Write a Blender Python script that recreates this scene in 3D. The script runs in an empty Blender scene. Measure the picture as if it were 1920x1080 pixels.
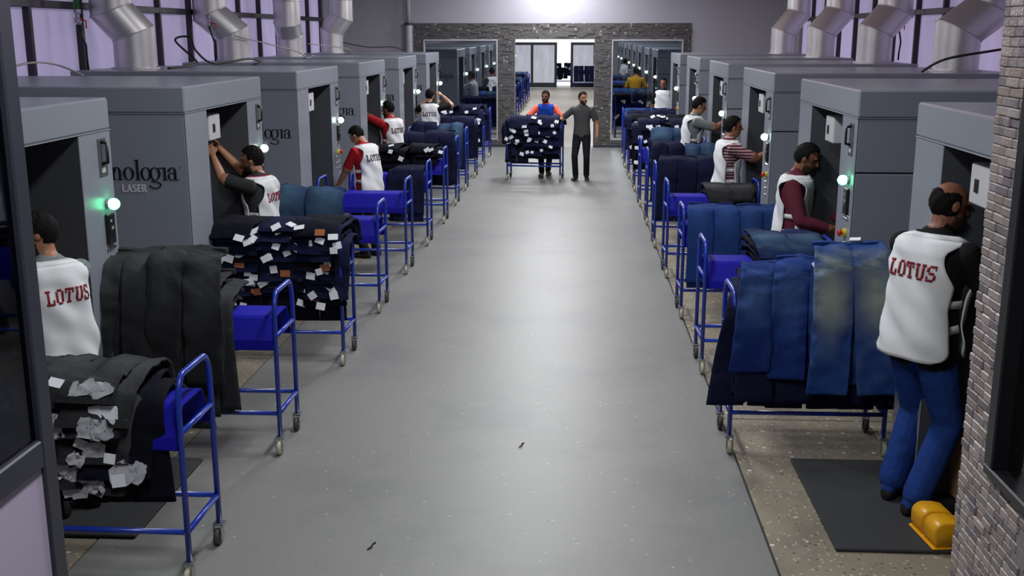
import bpy, bmesh, math, random
import numpy as np
from mathutils import Vector, Matrix
PI = math.pi
rnd = random.Random(7)
scene = bpy.context.scene
COL = scene.collection

# ------------------------------------------------------------------ camera, world, lights, exposure
FPX, PITCH, YAW, CAMH = 2038.2, .2302, .0571, 2.75
cam_d = bpy.data.cameras.new('camera')
cam_d.sensor_width = 36; cam_d.lens = FPX / 1920 * 36; cam_d.clip_end = 200; cam_d.clip_start = .05
cam = bpy.data.objects.new('camera', cam_d); COL.objects.link(cam)
cam.location = (0, 0, CAMH); cam.rotation_euler = (PI/2 - PITCH, 0, YAW)
scene.camera = cam
vs = scene.view_settings
vs.view_transform = 'Standard'; vs.look = 'None'; vs.gamma = 1; vs.use_curve_mapping = False
vs.exposure = 0.0
w = bpy.data.worlds.new('world'); scene.world = w; w.use_nodes = True
w.node_tree.nodes['Background'].inputs[0].default_value = (.55, .58, .7, 1)
w.node_tree.nodes['Background'].inputs[1].default_value = .3
CEIL = 4.7
LAMPS = [  # x, y, watts : unseen battens added under the ceiling to light the halls
    (-.5, 2.5, 130), (-.5, 7.5, 150), (-.5, 12.5, 160), (-.5, 17.5, 190), (-.5, 22, 240), (-.5, 25.9, 180),
    (-2.0, 31, 130), (1.2, 31, 130), (-2.0, 38, 130), (1.2, 38, 130), (-2.0, 45, 130), (1.2, 45, 130), (-2.0, 52, 130), (1.2, 52, 130)]

# ------------------------------------------------------------------ materials
def lin(c):
    return tuple(((v/255)/12.92 if v/255 <= .04045 else ((v/255+.055)/1.055)**2.4) for v in c) + (1,)
MATS = {}
def mat(name, rgb, rough=.6, metal=0, spec=.5, var=.12, scale=6, bump=0, bscale=40, emit=None, estr=0, coat=0, stretch=(1,1,1), rand=0, bdist=.01):
    """procedural principled material: base colour broken up by noise, optional bump"""
    m = bpy.data.materials.new(name); m.use_nodes = True; MATS[name] = m
    nt = m.node_tree; N = nt.nodes; L = nt.links; b = N['Principled BSDF']
    b.inputs['Roughness'].default_value = rough; b.inputs['Metallic'].default_value = metal
    b.inputs['Specular IOR Level'].default_value = spec
    if coat: b.inputs['Coat Weight'].default_value = coat
    tc = N.new('ShaderNodeTexCoord'); mp = N.new('ShaderNodeMapping'); mp.inputs['Scale'].default_value = stretch
    L.new(tc.outputs['Object'], mp.inputs[0])
    nz = N.new('ShaderNodeTexNoise'); nz.inputs['Scale'].default_value = scale; nz.inputs['Detail'].default_value = 5
    L.new(mp.outputs[0], nz.inputs['Vector'])
    mx = N.new('ShaderNodeMixRGB'); c = lin(rgb)
    mx.inputs[1].default_value = tuple(max(0, v*(1-var)) for v in c[:3]) + (1,)
    mx.inputs[2].default_value = tuple(min(1, v*(1+var)) for v in c[:3]) + (1,)
    L.new(nz.outputs[0], mx.inputs[0]); out = mx.outputs[0]
    if rand:
        oi = N.new('ShaderNodeObjectInfo'); hs = N.new('ShaderNodeHueSaturation'); mr = N.new('ShaderNodeMapRange')
        mr.inputs[3].default_value = 1-rand; mr.inputs[4].default_value = 1+rand
        L.new(oi.outputs['Random'], mr.inputs[0]); L.new(mr.outputs[0], hs.inputs['Value']); L.new(out, hs.inputs['Color']); out = hs.outputs[0]
    L.new(out, b.inputs['Base Color'])
    if bump:
        n2 = N.new('ShaderNodeTexNoise'); n2.inputs['Scale'].default_value = bscale; n2.inputs['Detail'].default_value = 4
        L.new(mp.outputs[0], n2.inputs['Vector'])
        bp = N.new('ShaderNodeBump'); bp.inputs['Strength'].default_value = bump; bp.inputs['Distance'].default_value = bdist
        L.new(n2.outputs[0], bp.inputs['Height']); L.new(bp.outputs[0], b.inputs['Normal'])
    if emit:
        b.inputs['Emission Color'].default_value = lin(emit); b.inputs['Emission Strength'].default_value = estr
    return m
def speckle(m, scale, thr, rgb, amount=1.0):
    """small chips of another colour scattered in a material (voronoi cells)"""
    nt = m.node_tree; N = nt.nodes; L = nt.links; b = N['Principled BSDF']
    src = b.inputs['Base Color'].links[0].from_socket
    tc = N.new('ShaderNodeTexCoord'); v = N.new('ShaderNodeTexVoronoi'); v.inputs['Scale'].default_value = scale
    L.new(tc.outputs['Object'], v.inputs['Vector'])
    sp = N.new('ShaderNodeSeparateColor'); L.new(v.outputs['Color'], sp.inputs[0])
    a = N.new('ShaderNodeMath'); a.operation = 'GREATER_THAN'; a.inputs[1].default_value = thr; L.new(sp.outputs[0], a.inputs[0])
    d = N.new('ShaderNodeMath'); d.operation = 'LESS_THAN'; d.inputs[1].default_value = .35; L.new(v.outputs['Distance'], d.inputs[0])
    mu = N.new('ShaderNodeMath'); mu.operation = 'MULTIPLY'; L.new(a.outputs[0], mu.inputs[0]); L.new(d.outputs[0], mu.inputs[1])
    m2 = N.new('ShaderNodeMath'); m2.operation = 'MULTIPLY'; m2.inputs[1].default_value = amount; L.new(mu.outputs[0], m2.inputs[0])
    mx = N.new('ShaderNodeMixRGB'); mx.inputs[2].default_value = lin(rgb)
    L.new(m2.outputs[0], mx.inputs[0]); L.new(src, mx.inputs[1]); L.new(mx.outputs[0], b.inputs['Base Color'])
def blotch(m, scale, rgb, lo=.5, hi=.7, amount=.5):
    nt = m.node_tree; N = nt.nodes; L = nt.links; b = N['Principled BSDF']
    src = b.inputs['Base Color'].links[0].from_socket
    tc = N.new('ShaderNodeTexCoord'); v = N.new('ShaderNodeTexNoise'); v.inputs['Scale'].default_value = scale; v.inputs['Detail'].default_value = 8; v.inputs['Roughness'].default_value = .65
    L.new(tc.outputs['Object'], v.inputs['Vector'])
    mr = N.new('ShaderNodeMapRange'); mr.inputs[1].default_value = lo; mr.inputs[2].default_value = hi; mr.inputs[4].default_value = amount
    L.new(v.outputs[0], mr.inputs[0])
    mx = N.new('ShaderNodeMixRGB'); mx.inputs[2].default_value = lin(rgb)
    L.new(mr.outputs[0], mx.inputs[0]); L.new(src, mx.inputs[1]); L.new(mx.outputs[0], b.inputs['Base Color'])
def denim(name, rgb, fade=None, rough=.9, var=.16):
    m = mat(name, rgb, rough, var=var, scale=14, bump=.5, bscale=11, spec=.12, rand=.15, bdist=.03)
    if fade:
        nt = m.node_tree; N = nt.nodes; L = nt.links; b = N['Principled BSDF']
        src = b.inputs['Base Color'].links[0].from_socket
        at = N.new('ShaderNodeAttribute'); at.attribute_name = 'fade'
        mx = N.new('ShaderNodeMixRGB'); mx.inputs[2].default_value = lin(fade)
        L.new(at.outputs['Fac'], mx.inputs[0]); L.new(src, mx.inputs[1]); L.new(mx.outputs[0], b.inputs['Base Color'])
    return m

floor_m = mat('floor_concrete', (122, 122, 120), .45, var=.07, scale=.7, bump=.05, bscale=60, spec=.45)
blotch(floor_m, .9, (98, 99, 100), .48, .72, .6); blotch(floor_m, 14, (104, 102, 98), .55, .7, .35); speckle(floor_m, 40, .988, (180, 178, 170), .6)
strip_m = mat('floor_terrazzo', (134, 126, 109), .55, var=.18, scale=2.5, bump=.08, bscale=80)
blotch(strip_m, 2.2, (96, 92, 84), .48, .66, .6); speckle(strip_m, 42, .8, (185, 178, 160), .8); speckle(strip_m, 36, .9, (74, 68, 62), .8); speckle(strip_m, 25, .95, (212, 205, 190), .9)
hall_floor_m = mat('back_hall_floor', (160, 154, 144), .4, var=.06, scale=1)
joint_m = mat('joint_dark', (45, 45, 46), .9)
plaster_m = mat('plaster_grey', (162, 159, 170), .8, var=.05, scale=1.5)
ceil_m = mat('ceiling_paint', (120, 120, 124), .9)
sidewall_m = mat('side_wall_paint', (128, 126, 136), .8)
mullion_m = mat('mullion_dark', (38, 34, 46), .5)
stone_m = mat('split_stone', (104, 101, 103), .5, var=.35, scale=30, bump=.6, bscale=60, spec=.5, rand=.0)
stone_far_m = mat('split_stone_far', (84, 81, 81), .4, var=.5, scale=9, bump=.5, bscale=25, stretch=(1, 1, 3))
speckle(stone_far_m, 15, .86, (168, 163, 162), .8)
stone_ms = [mat('stone_piece_%d' % i, c, r, var=.25, scale=35, bump=.45, bscale=70) for i, (c, r) in enumerate([((140, 129, 126), .4), ((124, 115, 114), .45), ((150, 139, 135), .35), ((106, 99, 103), .5), ((132, 118, 110), .42)])]
mach_m = mat('machine_grey', (130, 135, 145), .33, var=.04, scale=3, spec=.55, bump=.03, bscale=220)
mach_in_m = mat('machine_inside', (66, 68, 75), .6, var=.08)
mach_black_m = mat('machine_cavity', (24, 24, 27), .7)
seam_m = mat('seam_edge', (150, 154, 162), .45)
letter_m = mat('letter_black', (22, 22, 26), .4)
letter_w = mat('letter_silver', (205, 205, 210), .4)
duct_m = mat('galvanised_steel', (205, 203, 203), .4, metal=.8, var=.12, scale=5, bump=.03, bscale=12)
blue_m = mat('blue_powder_coat', (22, 52, 158), .32, var=.08, spec=.5, coat=.2)
saddle_m = mat('blue_sheet', (20, 18, 150), .55, var=.06, spec=.2)
zinc_m = mat('zinc_plated', (170, 170, 172), .35, metal=.9)
rubber_w = mat('caster_tyre', (176, 174, 150), .6)
rubber_d = mat('caster_tyre_dark', (60, 58, 56), .6)
mat_m = mat('rubber_mat', (46, 47, 50), .75, var=.12, scale=8, bump=.15, bscale=120)
yellow_m = mat('yellow_paint', (222, 160, 22), .35, var=.08)
card_m = mat('cardboard', (128, 92, 66), .85)
white_plastic = mat('white_plastic', (190, 190, 192), .45)
black_plastic = mat('black_plastic', (22, 23, 26), .35)
screen_m = mat('screen_glass', (18, 22, 26), .15)
red_m = mat('red_plastic', (190, 28, 30), .35)
yel_plastic = mat('yellow_plastic', (205, 190, 30), .4)
chrome_m = mat('chrome', (200, 200, 205), .15, metal=1)
lamp_green = mat('green_lamp', (120, 255, 190), .3, emit=(90, 255, 170), estr=9)
lamp_white = mat('pale_green_lamp', (225, 255, 225), .3, emit=(215, 255, 225), estr=7)
green_pipe_m = mat('green_pipe', (38, 110, 62), .4)
cable_m = mat('black_cable', (20, 20, 22), .5)
cable_g = mat('grey_cable', (150, 148, 150), .5)
pipe_m = mat('white_pipe', (170, 168, 174), .5)
def curtain(name, rgb, estr, var=.22, scale=1.1):
    """backlit cloth behind the window panes: soft vertical folds"""
    m = mat(name, rgb, .8, var=var, scale=scale, stretch=(1, 2.6, .25), emit=rgb, estr=estr)
    nt = m.node_tree; b = nt.nodes['Principled BSDF']
    nt.links.new(b.inputs['Base Color'].links[0].from_socket, b.inputs['Emission Color'])
    return m
tube_m = mat('lamp_diffuser', (240, 240, 240), .5, emit=(245, 246, 255), estr=3)
house_m = mat('lamp_housing', (200, 200, 200), .5)
frame_m = mat('dark_frame', (44, 46, 56), .4, var=.06)
frost_m = curtain('frosted_glass_lit', (178, 180, 192), .55, .3, 5)
backdrop_m = mat('daylight_glow', (240, 240, 245), .6, emit=(245, 246, 252), estr=1.3)
panel_w = mat('white_panel', (176, 166, 190), .45, var=.03)
def glass(name, tint, alpha, rough=.03):
    m = bpy.data.materials.new(name); m.use_nodes = True; nt = m.node_tree; N = nt.nodes; L = nt.links
    N.remove(N['Principled BSDF']); o = N['Material Output']
    tr = N.new('ShaderNodeBsdfTransparent'); tr.inputs[0].default_value = lin(tint)
    gl = N.new('ShaderNodeBsdfGlossy'); gl.inputs['Roughness'].default_value = rough; gl.inputs['Color'].default_value = (.75, .78, .9, 1)
    fr = N.new('ShaderNodeFresnel'); fr.inputs[0].default_value = 1.5
    ad = N.new('ShaderNodeMath'); ad.operation = 'MULTIPLY'; ad.inputs[1].default_value = alpha; L.new(fr.outputs[0], ad.inputs[0])
    mx = N.new('ShaderNodeMixShader'); L.new(ad.outputs[0], mx.inputs[0]); L.new(tr.outputs[0], mx.inputs[1]); L.new(gl.outputs[0], mx.inputs[2]); L.new(mx.outputs[0], o.inputs[0])
    return m
glass_m = glass('clear_pane', (225, 228, 232), .7)
tint_glass = glass('tinted_pane', (150, 155, 172), .9)
black_glass = mat('black_glass', (10, 10, 12), .08, spec=.5)
curtain_m = curtain('backlit_blind', (172, 163, 200), .36, .2)
den_navy = denim('denim_navy', (20, 24, 50))
den_dark = denim('denim_dark', (13, 14, 25))
den_black = denim('denim_black', (41, 42, 44), fade=(70, 72, 76))
den_blue = denim('denim_blue', (26, 46, 108), fade=(70, 98, 148))
den_mid = denim('denim_mid_blue', (27, 50, 104), fade=(44, 72, 124))
den_fade = denim('denim_faded', (36, 64, 122), fade=(158, 168, 150))
den_fade2 = denim('denim_dark_faded', (22, 36, 74), fade=(72, 100, 124))
lining_m = mat('pocket_lining', (176, 178, 184), .85, var=.1)
tag_m = mat('paper_tag', (226, 228, 234), .7, var=.05)
patch_m = mat('leather_patch', (150, 88, 52), .6, var=.15)
stitch_m = mat('denim_stitch', (120, 118, 128), .8)
cloth = lambda n, c, r=.85: mat(n, c, r, var=.08, scale=9, bump=.12, bscale=110, spec=.2)
vest_m = cloth('white_vest', (222, 224, 226), .6)
vest_red = cloth('red_trim', (150, 24, 36))
shirt_black = cloth('black_shirt', (18, 18, 20)); shirt_char = cloth('charcoal_shirt', (52, 53, 54)); shirt_maroon = cloth('maroon_shirt', (92, 36, 52))
shirt_grey = cloth('grey_shirt', (118, 128, 128)); shirt_red = cloth('red_shirt', (172, 34, 42)); shirt_coral = cloth('coral_shirt', (232, 104, 84))
shirt_mustard = cloth('mustard_shirt', (186, 140, 38)); shirt_dgrey = cloth('dark_grey_tee', (68, 68, 70)); vest_blue = cloth('blue_vest', (24, 66, 168)); shirt_light = cloth('light_shirt', (175, 178, 182))
tr_dark = cloth('dark_trousers', (24, 25, 32)); tr_jeans = denim('worn_jeans', (34, 62, 128)); shoe_d = mat('dark_shoe', (26, 25, 27), .5); shoe_l = mat('tan_shoe', (120, 110, 95), .6)
def stripes(name, a, b_, scale):
    m = cloth(name, a); nt = m.node_tree; N = nt.nodes; L = nt.links; b = N['Principled BSDF']
    tc = N.new('ShaderNodeTexCoord'); wv = N.new('ShaderNodeTexWave'); wv.bands_direction = 'Z'; wv.inputs['Scale'].default_value = scale
    L.new(tc.outputs['Object'], wv.inputs[0]); cr = N.new('ShaderNodeMath'); cr.operation = 'GREATER_THAN'; cr.inputs[1].default_value = .62; L.new(wv.outputs['Fac'], cr.inputs[0])
    mx = N.new('ShaderNodeMixRGB'); mx.inputs[2].default_value = lin(b_); L.new(cr.outputs[0], mx.inputs[0])
    L.new(b.inputs['Base Color'].links[0].from_socket, mx.inputs[1]); L.new(mx.outputs[0], b.inputs['Base Color']); return m
shirt_stripe = stripes('striped_shirt', (92, 40, 50), (178, 160, 162), 9)
def skin(name, c): return mat(name, c, .5, var=.1, scale=12, spec=.4, bump=.05, bscale=90)
skin_a = skin('skin_tan', (158, 110, 84)); skin_b = skin('skin_brown', (128, 84, 62)); skin_c = skin('skin_olive', (172, 124, 96))
hair_m = mat('black_hair', (14, 12, 12), .75, spec=.15, var=.3, scale=40, bump=.5, bscale=120)
beard_m = mat('dark_beard', (52, 38, 32), .8, spec=.15, var=.3, scale=40, bump=.4, bscale=150)
eye_m = mat('eye_dark', (20, 16, 15), .3); lip_m = mat('lip', (126, 72, 64), .5)

# ------------------------------------------------------------------ mesh helpers
class MB:
    def __init__(s): s.v = []; s.f = []
    def add(s, vs, fs):
        o = len(s.v); s.v += [tuple(p) for p in vs]; s.f += [tuple(i+o for i in f) for f in fs]; return s
    def box(s, x0, x1, y0, y1, z0, z1, c=0.0, M=None):
        if c <= 0:
            V = [(x, y, z) for z in (z0, z1) for y in (y0, y1) for x in (x0, x1)]
            F = [(0, 2, 3, 1), (4, 5, 7, 6), (0, 1, 5, 4), (2, 6, 7, 3), (0, 4, 6, 2), (1, 3, 7, 5)]
        else:
            c = min(c, .49*abs(x1-x0), .49*abs(y1-y0), .49*abs(z1-z0))
            V = []; idx = {}
            for i, x in enumerate((x0, x1)):
                for j, y in enumerate((y0, y1)):
                    for k, z in enumerate((z0, z1)):
                        xi = x + (c if i == 0 else -c); yi = y + (c if j == 0 else -c); zi = z + (c if k == 0 else -c)
                        for a, p in enumerate(((x, yi, zi), (xi, y, zi), (xi, yi, z))):
                            idx[i, j, k, a] = len(V); V.append(p)
            F = []
            for i in (0, 1):
                q = [idx[i, 0, 0, 0], idx[i, 1, 0, 0], idx[i, 1, 1, 0], idx[i, 0, 1, 0]]; F.append(q if i else q[::-1])
                q = [idx[0, i, 0, 1], idx[0, i, 1, 1], idx[1, i, 1, 1], idx[1, i, 0, 1]]; F.append(q if i else q[::-1])
                q = [idx[0, 0, i, 2], idx[1, 0, i, 2], idx[1, 1, i, 2], idx[0, 1, i, 2]]; F.append(q if i else q[::-1])
            for a in (0, 1):
                for b in (0, 1):
                    q = [idx[a, b, 0, 0], idx[a, b, 1, 0], idx[a, b, 1, 1], idx[a, b, 0, 1]]; F.append(q if a == b else q[::-1])
                    q = [idx[a, 0, b, 0], idx[a, 0, b, 2], idx[a, 1, b, 2], idx[a, 1, b, 0]]; F.append(q if a == b else q[::-1])
                    q = [idx[0, a, b, 1], idx[1, a, b, 1], idx[1, a, b, 2], idx[0, a, b, 2]]; F.append(q if a == b else q[::-1])
            for i in (0, 1):
                for j in (0, 1):
                    for k in (0, 1):
                        q = [idx[i, j, k, 0], idx[i, j, k, 1], idx[i, j, k, 2]]; F.append(q if (i+j+k) % 2 else q[::-1])
        if M is not None: V = [tuple(M @ Vector(p)) for p in V]
        return s.add(V, F)
    def rings(s, R, cap=True, closed=True):
        n = len(R[0]); V = [p for r in R for p in r]; F = []
        for i in range(len(R)-1):
            for j in range(n if closed else n-1):
                k = (j+1) % n; F.append((i*n+j, i*n+k, (i+1)*n+k, (i+1)*n+j))
        if cap: F.append(tuple(range(n))[::-1]); F.append(tuple((len(R)-1)*n+j for j in range(n)))
        return s.add(V, F)
    def tube(s, P, r, n=8, cap=True):
        P = [Vector(p) for p in P]; rr = r if isinstance(r, (list, tuple)) else [r]*len(P); R = []
        t0 = (P[1]-P[0]).normalized(); up = Vector((0, 0, 1)) if abs(t0.z) < .9 else Vector((1, 0, 0)); u = t0.cross(up).normalized()
        for i, p in enumerate(P):
            t = ((P[i+1]-p) if i == 0 else (p-P[i-1]) if i == len(P)-1 else ((P[i+1]-p).normalized()+(p-P[i-1]).normalized())).normalized()
            u = (u - t*u.dot(t)).normalized(); v = t.cross(u)
            R.append([p + (u*math.cos(a)+v*math.sin(a))*rr[i] for a in (2*PI*j/n for j in range(n))])
        return s.rings(R, cap)
    def lathe(s, prof, n=14, M=None, cap=True):
        R = [[Vector((r*math.cos(2*PI*j/n), r*math.sin(2*PI*j/n), z)) for j in range(n)] for r, z in prof]
        if M is not None: R = [[M @ p for p in r] for r in R]
        return s.rings(R, cap)
    def mesh(s, name, m=None, smooth=False):
        me = bpy.data.meshes.new(name); me.from_pydata([tuple(p) for p in s.v], [], s.f); me.update()
        if smooth: me.shade_smooth()
        if m: me.materials.append(m)
        return me
    def build(s, name, m, parent=None, smooth=False, loc=None, rot=None):
        return link(name, s.mesh(name, m, smooth), parent, loc, rot)
def link(name, me, parent=None, loc=None, rot=None):
    o = bpy.data.objects.new(name, me); COL.objects.link(o)
    if parent: o.parent = parent
    if loc is not None: o.location = loc
    if rot is not None: o.rotation_euler = rot
    return o
def tag(o, label, cat, group=None):
    o['label'] = label; o['category'] = cat
    if group: o['group'] = group
    return o
def thing(name, label, cat, loc=(0, 0, 0), rz=0, group=None):
    o = link(name, None, None, loc, (0, 0, rz)); return tag(o, label, cat, group)
def struct(o): o['kind'] = 'structure'; return o
def copy_tree(o, parent=None):
    c = o.copy(); COL.objects.link(c)
    if parent: c.parent = parent
    for ch in o.children: copy_tree(ch, c)
    return c
def box_obj(name, m, dims, parent=None, c=0.0):
    return MB().box(*dims, c=c).build(name, m, parent)
ORD = ['first', 'second', 'third', 'fourth', 'fifth', 'sixth', 'seventh', 'eighth', 'ninth', 'tenth', 'eleventh', 'twelfth', 'thirteenth', 'fourteenth']

# ------------------------------------------------------------------ the room
XL, XR, YW, YE, Y0 = -5.6, 5.0, 27.1, 57.2, -2.5
PER, MW, YL0, YR0, FXL, FXR, MH = 3.4744, 2.0776, 4.8313, 4.6329, -3.0, 2.0555, 2.35
struct(box_obj('floor', floor_m, (-2.62, 1.09, Y0, YW+.1, -.1, 0)))
struct(box_obj('floor_bed', joint_m, (XL-.3, XR+.3, Y0, YE+4, -.2, -.012)))
struct(box_obj('floor_back_hall', hall_floor_m, (XL, XR, YW+.1, YE+3, -.1, 0)))
ys = [Y0, 2.6, 7.62, 12.6, 17.6, 22.6, YW+.1]
for i in range(6):
    struct(box_obj('floor_strip_right', strip_m, (1.106, XR, ys[i]+.006, ys[i+1]-.006, -.1, -.002)))
    struct(box_obj('floor_strip_left', strip_m, (XL, -2.632, ys[i]+1.306, ys[i+1]+1.294 if i < 5 else YW+.1, -.1, -.002)))
struct(box_obj('ceiling', ceil_m, (XL-.3, XR+.3, Y0, YE+.3, CEIL, CEIL+.15)))
struct(box_obj('wall_back', plaster_m, (XL-.3, XR+.3, Y0-.2, Y0, 0, CEIL)))
# side walls with a band of windows above the machines
WZ0, WZT, WZ1 = 2.2, 3.05, 4.35
def side_wall(side, X, sgn, y_first, pitch, yend):
    x0, x1 = (X-.25, X) if sgn < 0 else (X, X+.25)
    wl = struct(MB().box(x0, x1, Y0, YW+.1, 0, WZ0).box(x0, x1, Y0, YW+.1, WZ1, CEIL).box(x0, x1, yend, YW+.1, WZ0, WZ1).box(x0, x1, Y0, y_first, WZ0, WZ1).build('wall_'+side, sidewall_m))
    y = y_first; n = 0
    while y < yend-.1:
        y2 = min(y+pitch, yend); n += 1
        wn = struct(link('window_%d' % (n if sgn < 0 else n+40), None, None, (0, 0, 0)))
        xa, xb = (X-.09, X-.06) if sgn < 0 else (X+.06, X+.09)
        box_obj('pane', curtain_m, (xa, xb, y+.03, y2-.03, WZ0+.03, WZT-.04), wn)
        box_obj('pane', curtain_m, (xa, xb, y+.03, y2-.03, WZT+.04, WZ1-.03), wn)
        xa, xb = (X-.1, X+.015) if sgn < 0 else (X-.015, X+.1)
        box_obj('mullion', mullion_m, (xa, xb, y-.03, y+.03, WZ0, WZ1), wn, .006)
        box_obj('transom', mullion_m, (xa, xb, y+.03, y2-.03, WZT-.04, WZT+.04), wn, .006)
        box_obj('sill', mullion_m, (xa, xb, y+.03, y2-.03, WZ0-.02, WZ0+.03), wn, .006)
        y = y2
    struct(box_obj('wall_%s_hall' % side, sidewall_m, (x0, x1, YW+.1, YE+.3, 0, CEIL)))
side_wall('left', XL, -1, 1.6, 1.2, 24.6)
side_wall('right', XR, 1, 1.0, 1.215, 25.3)
# cross wall between the halls: openings (x0, x1, z0, z1)
OPEN = [(-3.72, -1.9, .18, 2.6), (-1.48, .46, 0, 2.62), (.88, 2.6, .18, 2.6)]
SX0, SX1, SZ1 = -3.95, 2.78, 2.99
mb = MB().box(XL, XR, YW, YW+.25, SZ1-.02, CEIL).box(XL, SX0+.02, YW, YW+.25, 0, SZ1-.02).box(SX1-.02, XR, YW, YW+.25, 0, SZ1-.02)
mb.box(SX0+.02, SX1-.02, YW, YW+.25, 2.62, SZ1-.02)
xs = [SX0+.02, -3.72, -1.9, -1.48, .46, .88, 2.6, SX1-.02]
for a in (0, 2, 4, 6): mb.box(xs[a], xs[a+1], YW, YW+.25, 0, 2.62)
for a in (1, 5): mb.box(xs[a], xs[a+1], YW, YW+.25, 0, .18).box(xs[a], xs[a+1], YW, YW+.25, 2.6, 2.62)
wall_far = struct(mb.build('wall_far', plaster_m))
r = random.Random(3); mb = MB(); z = .06; nrow = 0
def inside(xa, xb, za, zb):
    return any(xb > o[0] and xa < o[1] and zb > o[2] and za < o[3] for o in OPEN)
while z < SZ1:
    h = .042; x = SX0 - r.random()*.15
    while x < SX1:
        L = r.choice((.09, .12, .16, .2)); xa, xb = max(x, SX0), min(x+L-.004, SX1)
        if xb-xa > .02 and not inside(xa, xb, z, z+h):
            p = .012 + .035*r.random()**2; mb.box(xa, xb, YW-p, YW+.01, z, min(z+h-.004, SZ1))
        elif xb-xa > .02:
            for a0, b0 in ((-9, -3.72), (-1.9, -1.48), (.46, .88), (2.6, 9)):
                c0, c1 = max(xa, a0), min(xb, b0)
                if c1-c0 > .015: mb.box(c0, c1, YW-.02-.02*r.random(), YW+.01, z, z+h-.004)
        x += L
    z += h
cl = mb.build('stone_cladding', stone_far_m, wall_far); cl['kind'] = 'stuff'
box_obj('plinth', frame_m, (SX0, -1.48, YW-.05, YW+.01, 0, .06), wall_far, .004); box_obj('plinth', frame_m, (.46, SX1, YW-.05, YW+.01, 0, .06), wall_far, .004)
for n, (x0, x1, z0, z1) in ((91, OPEN[0]), (92, OPEN[2])):
    wn = struct(link('window_%d' % n, None)); t = .03
    for d in ((x0, x0+t, z0, z1), (x1-t, x1, z0, z1), (x0+t, x1-t, z0, z0+t), (x0+t, x1-t, z1-t, z1)):
        box_obj('window_frame', pipe_m, (d[0], d[1], YW-.05, YW+.2, d[2], d[3]), wn, .004)
    box_obj('pane', glass_m, (x0+t, x1-t, YW+.06, YW+.07, z0+t, z1-t), wn)
pp = MB().tube([(-4.06, YW-.12, 0), (-4.06, YW-.12, 2.96), (-4.06, YW-.12, 2.97)], [.085, .085, .085], 14).build('lower_pipe', pipe_m, None, True)
dp = thing('drain_pipe', 'pale vertical pipe in the corner left of the stone wall', 'pipe', (0, 0, 0)); pp.parent = dp
MB().tube([(-4.06, YW-.12, 2.97), (-4.06, YW-.12, CEIL)], .055, 14).build('upper_pipe', pipe_m, dp, True)
MB().lathe([(.06, 2.94), (.1, 2.94), (.1, 3.0), (.06, 3.0)], 14, Matrix.Translation((-4.06, YW-.12, 0))).build('collar', frame_m, dp)
# end wall of the second hall with frosted double doors
struct(MB().box(XL, -3.3, YE, YE+.25, 0, CEIL).box(1.05, XR, YE, YE+.25, 0, CEIL).box(-3.3, 1.05, YE, YE+.25, 2.45, CEIL).build('wall_end', plaster_m))
struct(box_obj('window_93', backdrop_m, (-3.3, 1.05, YE+2.6, YE+2.65, -.05, 3.2)))  # glowing backdrop added beyond the doors, stands in for daylight
def glazed_door(n, x0, x1, mids):
    d = struct(link('door_%d' % n, None)); t = .13
    for a in [x0]+mids+[x1-t]: box_obj('stile', frame_m, (a, a+t, YE-.02, YE+.05, .02, 2.3), d, .01)
    bs = [x0]+mids+[x1-t]
    for a, b in zip(bs, bs[1:]):
        box_obj('rail', frame_m, (a+t, b, YE-.02, YE+.05, 2.16, 2.3), d, .01); box_obj('rail', frame_m, (a+t, b, YE-.02, YE+.05, .02, .26), d, .01)
        box_obj('pane', frost_m, (a+t, b, YE+.01, YE+.03, .26, 2.16), d)
glazed_door(1, -3.3, -.95, [-2.3]); glazed_door(2, -.25, 1.05, [])
for li, (x, y, wt) in enumerate(LAMPS):
    t = thing('added_ceiling_light', 'added white batten on the unseen ceiling, %s along the aisle' % ORD[li] if y < YW else 'added white ceiling batten beyond the stone wall, %s on the %s' % (ORD[(li-6)//2], 'left' if x < 0 else 'right'), 'ceiling light', (x, y, CEIL), 0, 'added ceiling battens')
    box_obj('housing', house_m, (-.16, .16, -.8, .8, -.1, -.001), t, .01); box_obj('diffuser', tube_m, (-.13, .13, -.77, .77, -.13, -.101), t, .01)
    ld = bpy.data.lights.new('batten', 'AREA'); ld.shape = 'RECTANGLE'; ld.size = .5; ld.size_y = 1.7; ld.energy = wt*1.0; ld.color = (.97, .985, 1)
    lo = bpy.data.objects.new('batten', ld); COL.objects.link(lo); lo.location = (0, 0, -.14); lo.parent = t

added_red_m = mat('added_red_glow', (255, 60, 50), .4, emit=(255, 40, 34), estr=4.5)  # unseen red glow, added to put red streaks on the right ducts
nl = thing('added_red_tube', 'added unseen red tube lighting the ducts above the right row', 'lamp', (1.9, 0, 0))
MB().tube([(0, 9, 4.45), (0, 24, 4.45)], .03, 8).build('glow_tube', added_red_m, nl, True)
for y in (9.5, 13, 16.5, 20, 23.5): MB().box(-.04, .04, y-.03, y+.03, 4.48, CEIL-.001).build('bracket', house_m, nl)

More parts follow.
